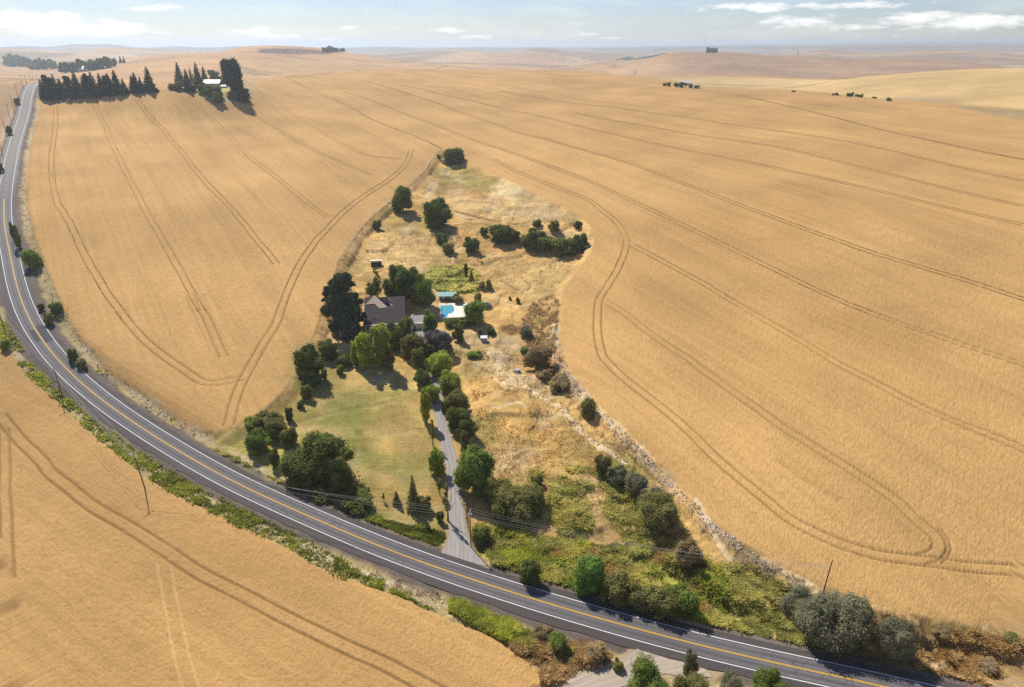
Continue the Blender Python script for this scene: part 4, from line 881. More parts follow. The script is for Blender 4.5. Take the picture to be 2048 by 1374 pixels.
# ------------------------------------------------------------------ foliage
print('T foliage', round(time.time() - T00, 1))
def leaf_mat(name, c, c2, tr=.25, var=.5):
    m = bpy.data.materials.new(name); m.use_nodes = True; t = NT(m.node_tree); t.n.clear(); out = t.node('ShaderNodeOutputMaterial')
    g = t.node('ShaderNodeNewGeometry'); a = t.node('ShaderNodeAttribute', attribute_name='tone').outputs['Fac']; oi = t.node('ShaderNodeObjectInfo').outputs['Random']
    n = t.noise(g.outputs['Position'], .45, 3, .6)
    k = t.math('ADD', t.math('MULTIPLY', a, .6), t.math('MULTIPLY', t.maprange(n, .3, .7, 0.0, 1.0), .4)); cc = t.mix(k, c, c2)
    v = t.node('ShaderNodeVectorMath', operation='SCALE'); t.l.new(cc, v.inputs[0]); t.l.new(t.math('ADD', t.math('MULTIPLY', oi, .3), .85), v.inputs['Scale'])
    d = t.node('ShaderNodeBsdfDiffuse'); t.l.new(v.outputs[0], d.inputs[0]); v.inputs['Scale'].default_value = 1; tl = t.node('ShaderNodeBsdfTranslucent'); t.l.new(v.outputs[0], tl.inputs[0])
    mx = t.node('ShaderNodeMixShader'); mx.inputs[0].default_value = tr; t.l.new(d.outputs[0], mx.inputs[1]); t.l.new(tl.outputs[0], mx.inputs[2]); t.l.new(mx.outputs[0], out.inputs[0]); return m
LM = {'dark': leaf_mat('dark_green_leaves', (.065, .095, .026), (.33, .37, .10), .5),
      'mid': leaf_mat('mid_green_leaves', (.10, .17, .035), (.44, .53, .12), .5),
      'bright': leaf_mat('bright_green_leaves', (.22, .30, .035), (.64, .70, .14), .55),
      'lime': leaf_mat('lime_leaves', (.22, .26, .02), (.58, .58, .08), .35),
      'fresh': leaf_mat('fresh_green_leaves', (.10, .20, .03), (.36, .52, .12), .35),
      'olive': leaf_mat('olive_leaves', (.11, .12, .035), (.50, .46, .17), .5),
      'grey': leaf_mat('grey_green_leaves', (.12, .13, .07), (.46, .44, .27), .45),
      'purple': leaf_mat('dusky_twiggy_leaves', (.08, .07, .07), (.30, .28, .26)),
      'con': leaf_mat('conifer_needles', (.026, .046, .032), (.12, .15, .085), .25),
      'brown': leaf_mat('brown_dead_leaves', (.25, .18, .09), (.60, .46, .24), .45),
      'rust': leaf_mat('rusty_orange_leaves', (.30, .12, .03), (.60, .32, .10)),
      'straw': leaf_mat('straw_stalks', (.28, .19, .07), (.52, .40, .18))}
M_bark = simple('brown_bark', (.10, .075, .055), .95, .25, 3); M_greybark = simple('bleached_dead_wood', (.42, .36, .30), .9, .2, 3)

def sphere_dirs(n, r_): z = r_.uniform(-1, 1, n); a = r_.uniform(0, 2 * math.pi, n); q = np.sqrt(1 - z * z); return np.stack([q * np.cos(a), q * np.sin(a), z], 1)
def leaves(P, Nrm, size, r_, tone, droop=0):
    n = len(P); d = Nrm + r_.normal(0, .6, (n, 3)) + [0, 0, .45]; d /= np.linalg.norm(d, axis=1)[:, None] + 1e-9
    u = np.cross(d, r_.normal(0, 1, (n, 3))); u /= np.linalg.norm(u, axis=1)[:, None] + 1e-9; w_ = np.cross(d, u)
    s = (size * r_.uniform(.55, 1.35, n))[:, None]; asp = r_.uniform(.45, .9, n)[:, None]
    V = np.stack([P - u * s, P - w_ * s * asp * .8 + u * s * .1, P + u * s, P + w_ * s * asp + u * s * .1], 1).reshape(-1, 3)
    return V, np.arange(4 * n).reshape(n, 4), np.repeat(tone, 4)
def crown_mesh(kind, seed, n, size):
    r_ = np.random.default_rng(seed); lobes = []
    if kind == 'round':
        for i in range(24):
            z = r_.uniform(.10, .86); rad = .5 * math.sqrt(max(.05, 1 - ((z - .5) / .52) ** 2)); a = r_.uniform(0, 6.28); q = rad * math.sqrt(r_.uniform(.15, 1)) * .78; s = r_.uniform(.14, .23)
            lobes.append((q * math.cos(a), q * math.sin(a), z, s, s * r_.uniform(.75, 1.0)))
        lobes.append((0, 0, .47, .37, .40))
    elif kind == 'poplar':
        for i in range(22):
            z = r_.uniform(.12, .9); rad = .42 * math.sin(math.pi * min(1, (z * .8 + .12))) ** .7; a = r_.uniform(0, 6.28); q = rad * r_.uniform(.2, .75); s = r_.uniform(.10, .18)
            lobes.append((q * math.cos(a), q * math.sin(a), z, s, s * .9))
        lobes.append((0, 0, .42, .27, .36))
    elif kind == 'shrub':
        for i in range(20):
            z = r_.uniform(.15, .75); a = r_.uniform(0, 6.28); q = .5 * math.sqrt(r_.uniform(0, 1)) * .8 * (1 - .35 * z); s = r_.uniform(.14, .24)
            lobes.append((q * math.cos(a), q * math.sin(a), z, s, s * 1.1))
        lobes.append((0, 0, .35, .36, .35))
    elif kind == 'sparse':
        for i in range(11):
            z = r_.uniform(.3, .92); a = r_.uniform(0, 6.28); q = r_.uniform(.1, .38) * (1.25 - z); s = r_.uniform(.09, .15); lobes.append((q * math.cos(a), q * math.sin(a), z, s, s * .8))
    elif kind == 'pine':
        for i in range(22):
            z = r_.uniform(.12, .95); rad = .46 * (1 - ((z - .25) / .85) ** 2 if z > .25 else 1); a = r_.uniform(0, 6.28); q = rad * r_.uniform(.25, .9); s = r_.uniform(.08, .16)
            lobes.append((q * math.cos(a), q * math.sin(a), z, s, s * .55))
        lobes.append((0, 0, .42, .30, .38))
    V, F, T_ = [], [], []; nb = 0
    if kind == 'conifer':
        tiers = 17
        Ps, Ns, Ts = [], [], []
        for i in range(tiers):
            z = .06 + .9 * i / (tiers - 1); rad = .5 * (1 - z) ** .85 + .015; nbr = int(7 + 8 * (1 - z)); rot = r_.uniform(0, 6)
            for b_ in range(nbr):
                a = rot + 6.283 * b_ / nbr + r_.normal(0, .15); L = rad * r_.uniform(.7, 1.12); m_ = max(3, int(n / 175 * (L / .35)))
                t_ = r_.uniform(.1, 1, m_) ** .7; x = np.cos(a) * L * t_; y = np.sin(a) * L * t_; zz = z - L * t_ * .22 + r_.normal(0, .008, m_)
                Ps.append(np.stack([x + r_.normal(0, .018, m_), y + r_.normal(0, .018, m_), zz], 1)); Ns.append(np.tile([np.cos(a) * .5, np.sin(a) * .5, .8], (m_, 1))); Ts.append(np.full(m_, r_.uniform(0, 1)) * .5 + t_ * .5)
        P = np.vstack(Ps); Nn = np.vstack(Ns); Tt = np.concatenate(Ts); v, f, t_ = leaves(P, Nn, size, r_, Tt)
        return mesh_np('crown', v, f, False, dict(tone=t_))
    wts = np.array([l[3] ** 2 for l in lobes]); wts = wts / wts.sum(); Ps, Ns, Ts = [], [], []
    for l, w_ in zip(lobes, wts):
        m_ = int(n * w_); D = sphere_dirs(m_, r_); D[:, 2] = np.where(D[:, 2] < -.55, -D[:, 2], D[:, 2]); bump = 1 + .18 * np.sin(D[:, 0] * 7 + l[0] * 30) * np.cos(D[:, 1] * 6 + l[1] * 20)
        rr_ = r_.uniform(.80, 1.08, m_) * bump; P = np.array(l[:3]) + D * np.stack([l[3] * rr_, l[3] * rr_, l[4] * rr_], 1); Ps.append(P); Ns.append(D); Ts.append(np.clip(r_.uniform(0, .6) + r_.normal(.15, .2, m_), 0, 1))
    P = np.vstack(Ps); Nn = np.vstack(Ns); Tt = np.concatenate(Ts); P[:, 2] = np.clip(P[:, 2], .02 if kind == 'shrub' else .05, None); v, f, t_ = leaves(P, Nn, size, r_, Tt)
    # dense inner foliage of every lobe
    th_ = np.linspace(0, 2 * math.pi, 9)[:-1]; ph_ = np.linspace(-1.2, 1.35, 5); ug = np.array([(math.cos(p) * math.cos(t), math.cos(p) * math.sin(t), math.sin(p)) for p in ph_ for t in th_])
    uf = np.array([(a * 8 + b, a * 8 + (b + 1) % 8, (a + 1) * 8 + (b + 1) % 8, (a + 1) * 8 + b) for a in range(4) for b in range(8)])
    for l in ([] if kind == 'sparse' else lobes):
        P3 = np.array(l[:3]) + ug * np.array([l[3], l[3], l[4]]) * .86 * r_.uniform(.82, 1.08, (len(ug), 1)); P3[:, 2] = np.maximum(P3[:, 2], .03)
        f = np.vstack([f, uf + len(v)]); v = np.vstack([v, P3]); t_ = np.concatenate([t_, np.full(len(P3), .3)])
    # stray sprays outside the lobes break the outline
    m_ = n // 12; k = r_.integers(0, len(P), m_); P2 = P[k] + Nn[k] * r_.uniform(.01, .05, (m_, 1)); v2, f2, t2 = leaves(P2, Nn[k], size * .8, r_, Tt[k])
    f2 = f2 + len(v); v = np.vstack([v, v2]); f = np.vstack([f, f2]); t_ = np.concatenate([t_, t2])
    return mesh_np('crown', v, f, False, dict(tone=t_))
def trunk_mesh(kind, seed):
    r_ = random.Random(seed); m = MB()
    if kind == 'conifer': m.tube([(0, 0, -.05), (0, 0, .5), (0, 0, .97)], [.022, .014, .003], 6); return m.mesh('trunk')
    m.tube([(0, 0, -.05), (.01, 0, .2), (-.01, .01, .45), (0, 0, .75)], [.035, .026, .018, .006], 7)
    for i in range(6):
        a = r_.uniform(0, 6.28); z = r_.uniform(.12, .45); q = r_.uniform(.18, .34); m.tube([(0, 0, z), (q * .5 * math.cos(a), q * .5 * math.sin(a), z + .12), (q * math.cos(a), q * math.sin(a), z + .3)], [.014, .009, .003], 5)
    return m.mesh('trunk')
def bare_mesh(seed):
    r_ = random.Random(seed); m = MB(); m.tube([(0, 0, -.05), (.02, 0, .4), (0, .02, .95)], [.03, .02, .004], 6)
    for i in range(14):
        a = r_.uniform(0, 6.28); z = r_.uniform(.2, .8); q = r_.uniform(.15, .42) * (1.1 - z * .6); p1_ = (q * .5 * math.cos(a), q * .5 * math.sin(a), z + .08); p2_ = (q * math.cos(a), q * math.sin(a), z + .2); m.tube([(0, 0, z), p1_, p2_], [.011, .007, .002], 4)
        for j in range(2): b_ = a + r_.uniform(-1, 1); m.tube([p1_, (p1_[0] + .12 * math.cos(b_), p1_[1] + .12 * math.sin(b_), p1_[2] + .12)], [.005, .0015], 3)
    return m.mesh('branches')
CR = {'round': [crown_mesh('round', s, 6500, .024) for s in (1, 2, 3, 4)], 'poplar': [crown_mesh('poplar', s, 5500, .024) for s in (5, 6)], 'shrub': [crown_mesh('shrub', s, 3800, .034) for s in (7, 8, 9)],
      'sparse': [crown_mesh('sparse', s, 1000, .036) for s in (10, 11)], 'pine': [crown_mesh('pine', s, 5500, .025) for s in (12, 13)], 'conifer': [crown_mesh('conifer', s, 4200, .042) for s in (14, 15, 16)],
      'small': [crown_mesh('round', s, 1500, .042) for s in (17, 18, 19)], 'far': [crown_mesh('round', s, 700, .06) for s in (20, 21)], 'bigshrub': [crown_mesh('shrub', s, 17000, .0155) for s in (22, 23)]}
TKM = {k: trunk_mesh(k, i) for i, k in enumerate(CR)}
for k in TKM: TKM[k].materials.append(M_bark)
BARE = bare_mesh(3); BARE.materials.append(M_greybark)
KN = {'round': 'broadleaf_tree', 'poplar': 'poplar_tree', 'shrub': 'shrub', 'sparse': 'sapling', 'pine': 'pine_tree', 'conifer': 'conifer_tree', 'small': 'small_tree', 'far': 'distant_tree', 'bigshrub': 'shrub'}
cnt = {}
def tree(kind, mat, u, vt, vb, wpx, label, trunk=False, group=None, cat=None, hmul=1.0):
    if kind in ('round', 'shrub', 'poplar', 'bigshrub', 'pine'): wpx *= 1.1
    """apparent crown box in the photo (top row, bottom row, width) -> a tree of real size standing on the ground there"""
    v = vb; 
    for it in range(3):
        p = at1(u, v); dist = math.sqrt(p[0] ** 2 + p[1] ** 2 + (128 - p[2]) ** 2); dp = math.asin((128 - p[2]) / dist); depth = p[1] * math.cos(R(PITCH)) + (128 - p[2]) * math.sin(R(PITCH)); s = depth / FPX
        wm = wpx * s
        if not trunk: v = vb - (.36 * wm * math.sin(dp) / s)
    h = max((v - vt) * s / math.cos(dp) - .12 * wm * math.tan(dp), .35 * wm) * hmul
    g = G(u, v); i = cnt.get(kind, 0); cnt[kind] = i + 1; name = KN[kind]
    if kind == 'small' and not trunk: name = 'small_tree'
    r = empty(name, (g[0], g[1], g[2] - .1), random.uniform(0, 6.28), label, cat or ('shrub' if kind in ('shrub', 'bigshrub') else 'tree'), group)
    r.empty_display_size = 1
    asym = random.uniform(.90, 1.10); h *= random.uniform(.93, 1.05)
    c = bpy.data.objects.new('crown', CR[kind][i % len(CR[kind])]); COL.objects.link(c); c.parent = r; c.scale = (wm * asym, wm / asym, h)
    if not c.data.materials: c.data.materials.append(LM['mid'])
    c.material_slots[0].link = 'OBJECT'; c.material_slots[0].material = LM[mat]
    tk = bpy.data.objects.new('trunk' if 'shrub' not in kind else 'stems', TKM[kind]); COL.objects.link(tk); tk.parent = r; tk.scale = (h * .7, h * .7, h)
    return r
T = tree
# --- house surrounds
print('T house', round(time.time() - T00, 1))
T('pine','con',691,528,690,76,'tall dark pine cluster at the left of the farmhouse', hmul=.9)
T('pine','con',668,560,640,44,'lower dark pine at the outer left of the pine cluster')
T('pine','con',712,575,655,40,'dark pine between the big pine and the roof')
T('poplar','purple',705,622,690,46,'dusky grey twiggy tree in front of the pines')
T('poplar','purple',690,640,684,30,'small grey twiggy tree at the field side of the pines')
T('sparse','dark',757,538,612,28,'open crowned tree behind the roof below the open shed', True)
T('round','dark',797,524,592,38,'rounded dark tree highest behind the roof')
T('round','dark',822,532,606,44,'broad dark tree behind the right of the roof')
T('round','dark',782,556,598,30,'lower dark tree touching the back of the roof')
T('round','mid',845,549,618,46,'big green tree left of the pool')
T('small','olive',744,562,598,28,'olive shrub tree at the back left corner of the roof')
T('small','olive',915,586,608,26,'leafy bush between the teal roof and the pool')
T('round','mid',949,594,645,42,'round green tree overhanging the right of the pool', True)
T('small','olive',955,583,605,16,'small bush standing behind the pool tree')
T('shrub','dark',903,638,655,34,'clipped dark hedge in front of the pool left half')
T('shrub','dark',926,636,655,30,'clipped dark hedge in front of the pool right half')
T('small','dark',917,649,683,26,'round small tree below the pool hedge', True)
T('small','dark',983,652,672,16,'small bush right of the white topped shed')
T('small','olive',960,655,672,12,'small bush left of the white topped shed')
T('poplar','mid',862,619,688,40,'upright green tree below the garage')
T('round','purple',878,660,712,56,'dusky dark tree below the upright green tree')
T('round','dark',814,630,692,38,'dark tree at the front right of the roof')
T('round','dark',790,645,705,40,'dark tree between the cottonwoods and the garage')
T('round','olive',826,662,722,46,'olive dark tree in front of the dead tree')
T('round','dark',850,690,725,36,'low dark tree in the shade below the garage')
T('poplar','bright',765,650,742,54,'tall bright green cottonwood right of the pair')
T('poplar','bright',731,656,744,50,'tall green cottonwood left of the pair')
T('poplar','bright',712,682,735,26,'lower yellow green cottonwood at the lawn edge')
T('poplar','olive',779,690,742,30,'slim olive cottonwood at the lawn edge', True)
T('poplar','olive',838,695,752,40,'olive brown tree beside the upper driveway')
T('round','bright',880,702,757,48,'bright green tree right of the upper driveway')
T('round','dark',846,737,779,30,'small dark round tree left of the driveway')
T('round','bright',903,740,795,46,'bright green tree at the top of the driveway row')
T('round','olive',914,778,830,44,'olive tree in the driveway row below the bright one')
T('round','dark',918,812,868,46,'dark tree in the middle of the driveway row')
T('round','dark',932,832,880,44,'dark tree on the outer side of the driveway row')
T('small','dark',890,800,828,18,'dark bush tucked against the driveway row')
T('poplar','lime',853,778,850,30,'lime yellow poplar left of the driveway')
T('round','bright',862,768,808,36,'bright green tree behind the lime poplar')
T('sparse','lime',866,840,890,18,'drooping yellow tree below the lime poplar', True)
T('poplar','olive',929,860,910,24,'pointed olive tree lowest in the driveway row')
T('round','mid',950,895,1000,78,'large green tree right of the lower driveway')
T('round','olive',1000,950,1020,56,'olive thicket tree behind the large driveway tree')
T('bigshrub','olive',1040,962,1045,100,'wide dark thicket right of the large driveway tree')
T('shrub','dark',1005,990,1046,60,'dark low thicket above the driveway pole')
T('small','dark',1075,948,977,28,'single dark bush on top of the wide thicket')
T('shrub','dark',962,1052,1094,40,'dark bush beside the driveway pole')
T('small','bright',876,898,946,34,'double crowned small green tree left of the driveway', True)
T('sparse','olive',880,950,990,22,'thin withered sapling beside the driveway', True)
T('sparse','olive',896,968,1042,20,'thin tall sapling at the driveway edge', True)
T('conifer','olive',828,945,1020,36,'loose young conifer on the lower lawn', True)
T('small','olive',849,990,1028,34,'olive bush right of the young conifer')
T('sparse','dark',768,984,1003,14,'tiny tree on the lower lawn', True)
T('conifer','olive',794,980,1014,22,'small bushy conifer left of the young conifer')
T('sparse','olive',739,972,990,14,'tiny sapling above the roadside thicket')
T('small','dark',881,1020,1046,16,'small dark bush near the foot of the driveway')
# big maple and shade thicket
T('round','dark',655,863,968,96,'huge round dark maple by the bend', )
T('round','dark',612,900,978,86,'left half of the maple clump by the bend')
T('round','dark',680,905,990,56,'right lobe tree of the maple clump')
T('shrub','dark',655,965,1002,78,'shady undergrowth below the maple clump')
T('shrub','dark',712,980,1024,70,'dark thicket right of the maple clump')
T('sparse','rust',623,948,988,22,'rusty orange sapling in front of the maple')
# left edge shrubs of the lawn
T('round','dark',621,692,765,52,'dark tree at the left edge of the lawn nearest the house', )
T('round','dark',624,733,776,34,'dark round bush tree just below the tall one at the left edge')
T('round','olive',658,676,722,36,'olive tree between the wheat and the lawn near the pines')
T('shrub','dark',690,708,735,30,'low dark bush left of the cottonwoods')
T('small','mid',680,727,747,16,'tiny round tree with its own shadow on the lawn', True)
T('small','olive',649,737,760,14,'small leaning tree beside the left edge bushes', True)
T('small','olive',614,765,800,24,'olive bush below the left edge trees')
T('small','dark',602,800,818,15,'small dark bush alone on the lawn edge')
T('small','dark',580,812,844,18,'round dark bush with shadow right of the hedge')
T('shrub','olive',535,818,866,66,'hedge like mass of shrubs along the wheat corner')
T('shrub','mid',508,836,860,44,'low green shrubs at the tip of the wheat corner')
T('round','olive',553,838,882,42,'brown green tree in the lower left orchard')
T('round','mid',519,858,912,46,'blue green tree in the lower left orchard')
T('round','olive',580,850,895,32,'dusky bush right of the brown green tree')
T('small','dark',552,895,935,24,'small shaded bush above the roadside verge')
T('shrub','brown',672,652,676,18,'dry brush by the wheat edge below the pines')
# upper property
T('round','dark',906,292,330,42,'single dark tree at the top point of the property')
T('small','olive',878,308,318,10,'tiny bush left of the topmost tree')
T('round','dark',807,370,428,44,'dark egg shaped tree on the upper left slope')
T('round','dark',875,396,458,54,'dark egg shaped tree on the upper middle slope')
T('small','dark',753,439,459,20,'small round bush by the left field edge')
T('round','dark',943,473,508,30,'round dark bush beside the path')
T('sparse','olive',954,497,520,12,'small thin tree right of the path bush', True)
T('shrub','dark',968,452,472,18,'small bush at the left end of the upper thicket')
T('shrub','dark',1000,447,490,48,'dark round thicket left part of the upper row')
T('shrub','dark',1025,456,486,32,'dark thicket second in the upper row')
T('shrub','dark',1068,452,498,56,'dark thicket in the middle of the upper row')
T('shrub','dark',1092,468,505,50,'dark thicket below the middle of the upper row')
T('shrub','dark',1128,474,513,54,'dark thicket right of the middle in the upper row')
T('small','dark',1160,463,503,34,'dark round tree at the right end of the upper row')
T('small','dark',1073,438,454,20,'small bush above the upper row')
T('small','olive',1108,440,464,26,'olive bush above the right of the upper row')
T('small','dark',1155,440,458,18,'small bush by the right field edge')
T('shrub','mid',884,462,490,24,'green weeds bush on the middle slope')
T('shrub','olive',898,484,508,24,'olive bush beside the curved path')
T('poplar','dark',932,524,556,11,'dark columnar shrub right of the garden patch')
T('conifer','olive',943,537,566,16,'pointed shrub beside the dark columnar one')
T('small','olive',964,562,578,13,'small bush left of a pair on the bare slope')
T('small','olive',978,558,580,14,'small bush right of a pair on the bare slope')
T('small','dark',1036,594,608,9,'tiny dark bush on the slope right of the trampoline')
T('small','dark',1020,592,600,7,'tiniest dark bush on the slope above the trampoline')
T('shrub','grey',1052,652,678,26,'grey sagebrush right of the brush pile')
T('small','fresh',1048,693,708,20,'small fresh green weed clump by the tall dry grass')
T('shrub','fresh',948,705,716,28,'low fresh green weeds on the dry slope')
T('shrub','brown',1080,660,740,50,'tall dry brown reeds by the right field edge', hmul=.6)
T('shrub','brown',1120,735,785,54,'brown brush on the slope below the reeds', hmul=.55)
T('shrub','brown',1090,715,760,40,'brown brush between the reeds and the track', hmul=.55)
T('shrub','olive',1175,795,840,30,'olive brush on the rocky bank')
T('shrub','olive',1205,905,950,34,'green brush halfway down the right slope')
T('shrub','grey',1235,925,975,44,'grey brush in the line down the right slope')
T('shrub','grey',1270,945,1000,46,'second grey brush in the line down the right slope')
T('shrub','grey',1300,975,1020,44,'third grey brush above the big dark shrub')
T('bigshrub','olive',1312,985,1072,88,'large dark shrub by the end of the wires')
T('small','brown',1345,1040,1080,36,'brown scrub at the right foot of the large dark shrub')
T('shrub','brown',1375,1075,1140,56,'dry brown reeds on the lower right slope')
T('round','fresh',1174,1115,1195,62,'bright fresh green round tree near the highway', trunk=False)
T('shrub','dark',1058,1120,1173,42,'dark bush at the highway edge')
T('shrub','olive',1230,1150,1215,66,'olive bush right of the bright green tree')
T('shrub','olive',1280,1165,1230,70,'second olive bush along the highway edge')
T('shrub','olive',1325,1180,1245,62,'third olive bush along the highway edge')
T('shrub','mid',1365,1170,1240,60,'green bush at the right end of the roadside bushes')
T('small','dark',1448,1190,1222,20,'small dark bush on the yellow slope')
T('bigshrub','grey',1655,1183,1318,136,'huge grey green shrub below the bare pole', hmul=1.0)
T('bigshrub','mid',1700,1200,1300,80,'green part of the huge shrub clump')
T('bigshrub','grey',1600,1180,1250,70,'grey upper left part of the huge shrub clump')
T('bigshrub','grey',1778,1232,1335,78,'grey green shrub right of the huge one')
T('shrub','brown',1880,1258,1275,34,'dry brush on top of the cut bank')
T('shrub','brown',1975,1318,1345,40,'dry brush on the face of the cut bank')
T('shrub','olive',2020,1268,1288,34,'olive brush at the rim of the cut bank')
# foreground
T('bigshrub','mid',1300,1339,1456,99,'dark green bush at the bottom edge by the farm lane')
T('bigshrub','olive',1375,1351,1456,81,'olive bush at the bottom edge below the small roadside tree')
T('small','grey',1378,1302,1352,32,'small grey tree standing up against the highway', True)
T('bigshrub','grey',1455,1335,1436,50,'pale grey green bush at the bottom edge')
T('bigshrub','mid',1530,1344,1446,72,'round green bush at the bottom edge on the right')
T('shrub','brown',1085,1250,1290,44,'brown bush on the verge left of the farm lane')
T('shrub','mid',1115,1268,1310,40,'green bush beside the brown bush on the verge')
T('shrub','brown',1190,1290,1330,50,'rusty brush on the verge at the lane corner')
T('shrub','olive',1235,1320,1345,26,'small olive bush at the edge of the farm lane')
# roadside left
T('small','mid',38,435,497,14,'narrow green bush by the far bend')
T('shrub','mid',66,495,540,34,'green bush at the field corner by the far bend')
T('shrub','mid',115,600,630,24,'green bush on the left field bank')
T('shrub','dark',148,692,725,20,'dark bush on the inner bank of the bend')
T('shrub','olive',165,715,738,22,'olive bush on the inner bank of the bend')
T('shrub','dark',84,605,622,12,'tiny dark bush on the inner bank of the bend')
T('shrub','olive',100,622,650,20,'olive brush on the inner bank of the bend')
T('shrub','mid',14,675,700,18,'green brush at the foot of the left edge pole')
T('shrub','dark',3,325,345,12,'dark bush at the left edge beside the far road')
T('shrub','olive',20,250,270,14,'grey olive bush left of the far road')
T('shrub','olive',36,195,208,12,'bush left of the highest stretch of road')
# dead tree in front of house
g = G(826, 706); D = empty('dead_tree', (g[0], g[1], g[2]), .4, 'bare bleached dead tree between the garage and the house', 'tree'); c = link('branches', BARE, None, D); c.scale = (11, 11, 15)
g = G(752, 660); D = empty('dead_tree', (g[0], g[1], g[2]), 2.4, 'thin bare tree with grey twigs against the roof', 'tree'); c = link('branches', BARE, None, D); c.scale = (10, 10, 10)
# windbreak of conifers
wb = [(90,160,197,14),(100,150,197,22),(112,154,196,18),(127,153,196,24),(143,150,195,18),(156,145,194,24),(170,150,193,20),(181,152,192,16),(192,141,192,24),(205,148,190,20),(214,150,189,18),(223,146,189,22),(238,143,187,22),(249,154,187,16),(265,148,184,16),(275,147,184,18),(286,149,184,14),(300,138,182,24)]
ordn = ['leftmost','second','third','fourth','fifth','sixth','seventh','eighth','ninth','tenth','eleventh','twelfth','thirteenth','last','first','second','third','tallest']
for i, (u, vt, vb, wd) in enumerate(wb):
    wd *= 1.35; u += (-2, 1, 3, -1)[i % 4]; vt += (0, 3, -2, 5, 1)[i % 5]
    lab = (f'{ordn[i]} tree of the long dark windbreak counted from the road' if i < 14 else f'{ordn[i]} conifer of the short group right of the windbreak')
    T('conifer' if i % 3 != 1 or i > 10 else 'pine', 'con', u, vt, vb, wd, lab, True, 'dark windbreak trees beside the upper road')
for i, (u, vt, vb, wd) in enumerate([(98,184,200,26),(120,184,199,26),(145,184,198,26),(170,183,196,26),(198,182,195,26),(225,180,192,24),(250,176,190,20),(312,176,184,14)]): T('shrub','con',u,vt,vb,wd,['low','second low','third low','fourth low','fifth low','sixth low','seventh low','last low'][i] + ' shrub under the windbreak counted from the road', group='shrubs under the windbreak')
# far farmstead trees
T('conifer','con',360,126,166,22,'slim pointed conifer at the left of the far farmstead', True)
T('conifer','con',377,138,182,26,'broad dark conifer second on the far farmstead', True)
T('conifer','con',398,124,174,26,'tall conifer left of the far white barn', True)
T('conifer','con',411,134,170,20,'conifer directly behind the left of the white barn', True)
T('conifer','olive',384,134,168,12,'thin pale conifer between two dark ones', True)
T('small','dark',430,139,162,26,'round tree behind the far white barn')
T('conifer','con',453,122,172,28,'tall conifer right of the far white barn', True)
T('round','con',470,124,190,38,'tallest dark tree mass on the far farmstead')
T('conifer','con',484,146,202,34,'dark tree at the right front of the far farmstead', True)
T('small','con',493,176,200,18,'dark bush at the right end of the far farmstead')
T('small','dark',425,168,192,38,'broad bush tree in front of the far white barn')
T('small','dark',410,165,186,26,'bush left in front of the far white barn')
T('small','dark',437,182,206,24,'dark bush at the near corner of the far farmstead')
T('small','olive',345,166,180,22,'olive scrub at the left of the far farmstead')
T('small','olive',358,164,182,20,'second olive scrub at the far farmstead')
T('small','dark',387,170,183,14,'small dark bush under the farmstead conifers')
T('small','grey',466,178,200,22,'pale silvery bush in front of the farmstead dark trees')
# hazy woods far left
nth = ['first', 'second', 'third', 'fourth', 'fifth', 'sixth', 'seventh', 'eighth', 'ninth', 'tenth', 'eleventh', 'twelfth', 'thirteenth', 'fourteenth', 'fifteenth', 'sixteenth', 'seventeenth']
for i, (u, vt, vb, wd) in enumerate([(20,109,133,22),(32,108,134,26),(45,112,135,20),(61,118,136,16),(80,116,139,18),(92,118,140,20),(107,118,139,22),(70,128,140,20),(128,124,146,22),(141,122,146,24),(155,123,145,20),(165,121,143,22),(180,119,142,20),(193,118,140,20),(205,117,138,20),(218,115,136,20),(227,116,133,16)]):
    T('far' if i % 2 else 'small', 'dark', u, vt, vb, wd, nth[i] + ' hazy tree from the left in the wood beyond the road', group='hazy trees of the far left wood')
T('conifer','con',242,112,126,9,'left of two pointed conifers on the far left ridge', True)
T('conifer','con',249,113,126,7,'right of two pointed conifers on the far left ridge', True)
for i, (u, vt, vb, wd) in enumerate([(650,95,104,14),(660,93,104,16),(672,95,104,16),(685,97,104,14)]): T('far','dark',u,vt,vb,wd,nth[i] + ' tree from the left in the hazy clump on the skyline', group='hazy clump on the skyline')
for i, (u, vt, vb, wd) in enumerate([(1330,165,172,10),(1337,165,173,9),(1352,165,174,14),(1362,164,175,12),(1370,165,172,10),(1381,168,176,10),(1394,170,177,14)]): T('far','dark',u,vt,vb,wd,nth[i] + ' dark tree from the left round the far white farmhouse', group='trees round the far white farmhouse')
for i, (u, vt, vb, wd) in enumerate([(1415,95,106,7),(1420,95,106,8),(1426,96,106,7),(1431,96,106,7)]): T('far','con',u,vt,vb,wd,nth[i] + ' tree from the left in the small square ridge grove', group='small square grove on the far ridge')
for u, vt, vb, wd, lab in [(1666,186,191,5,'smallest bush of the row below the pale hill'),(1673,185,191,9,'second bush of the row below the pale hill'),(1696,185,193,9,'tallest bush in the row below the pale hill'),(1703,184,193,9,'bush joined to the tallest one in the row'),(1711,187,193,4,'thin bush between two in the row'),(1716,188,194,8,'low bush right of the tall pair'),(1722,188,195,8,'second low bush right of the tall pair'),(1748,193,197,11,'isolated low bush of the row'),(1777,195,202,13,'round dark bush last in the row'),(1587,181,184,9,'single tiny bush in the dip of the skyline')]:
    T('small','dark',u,vt,vb,wd,lab)

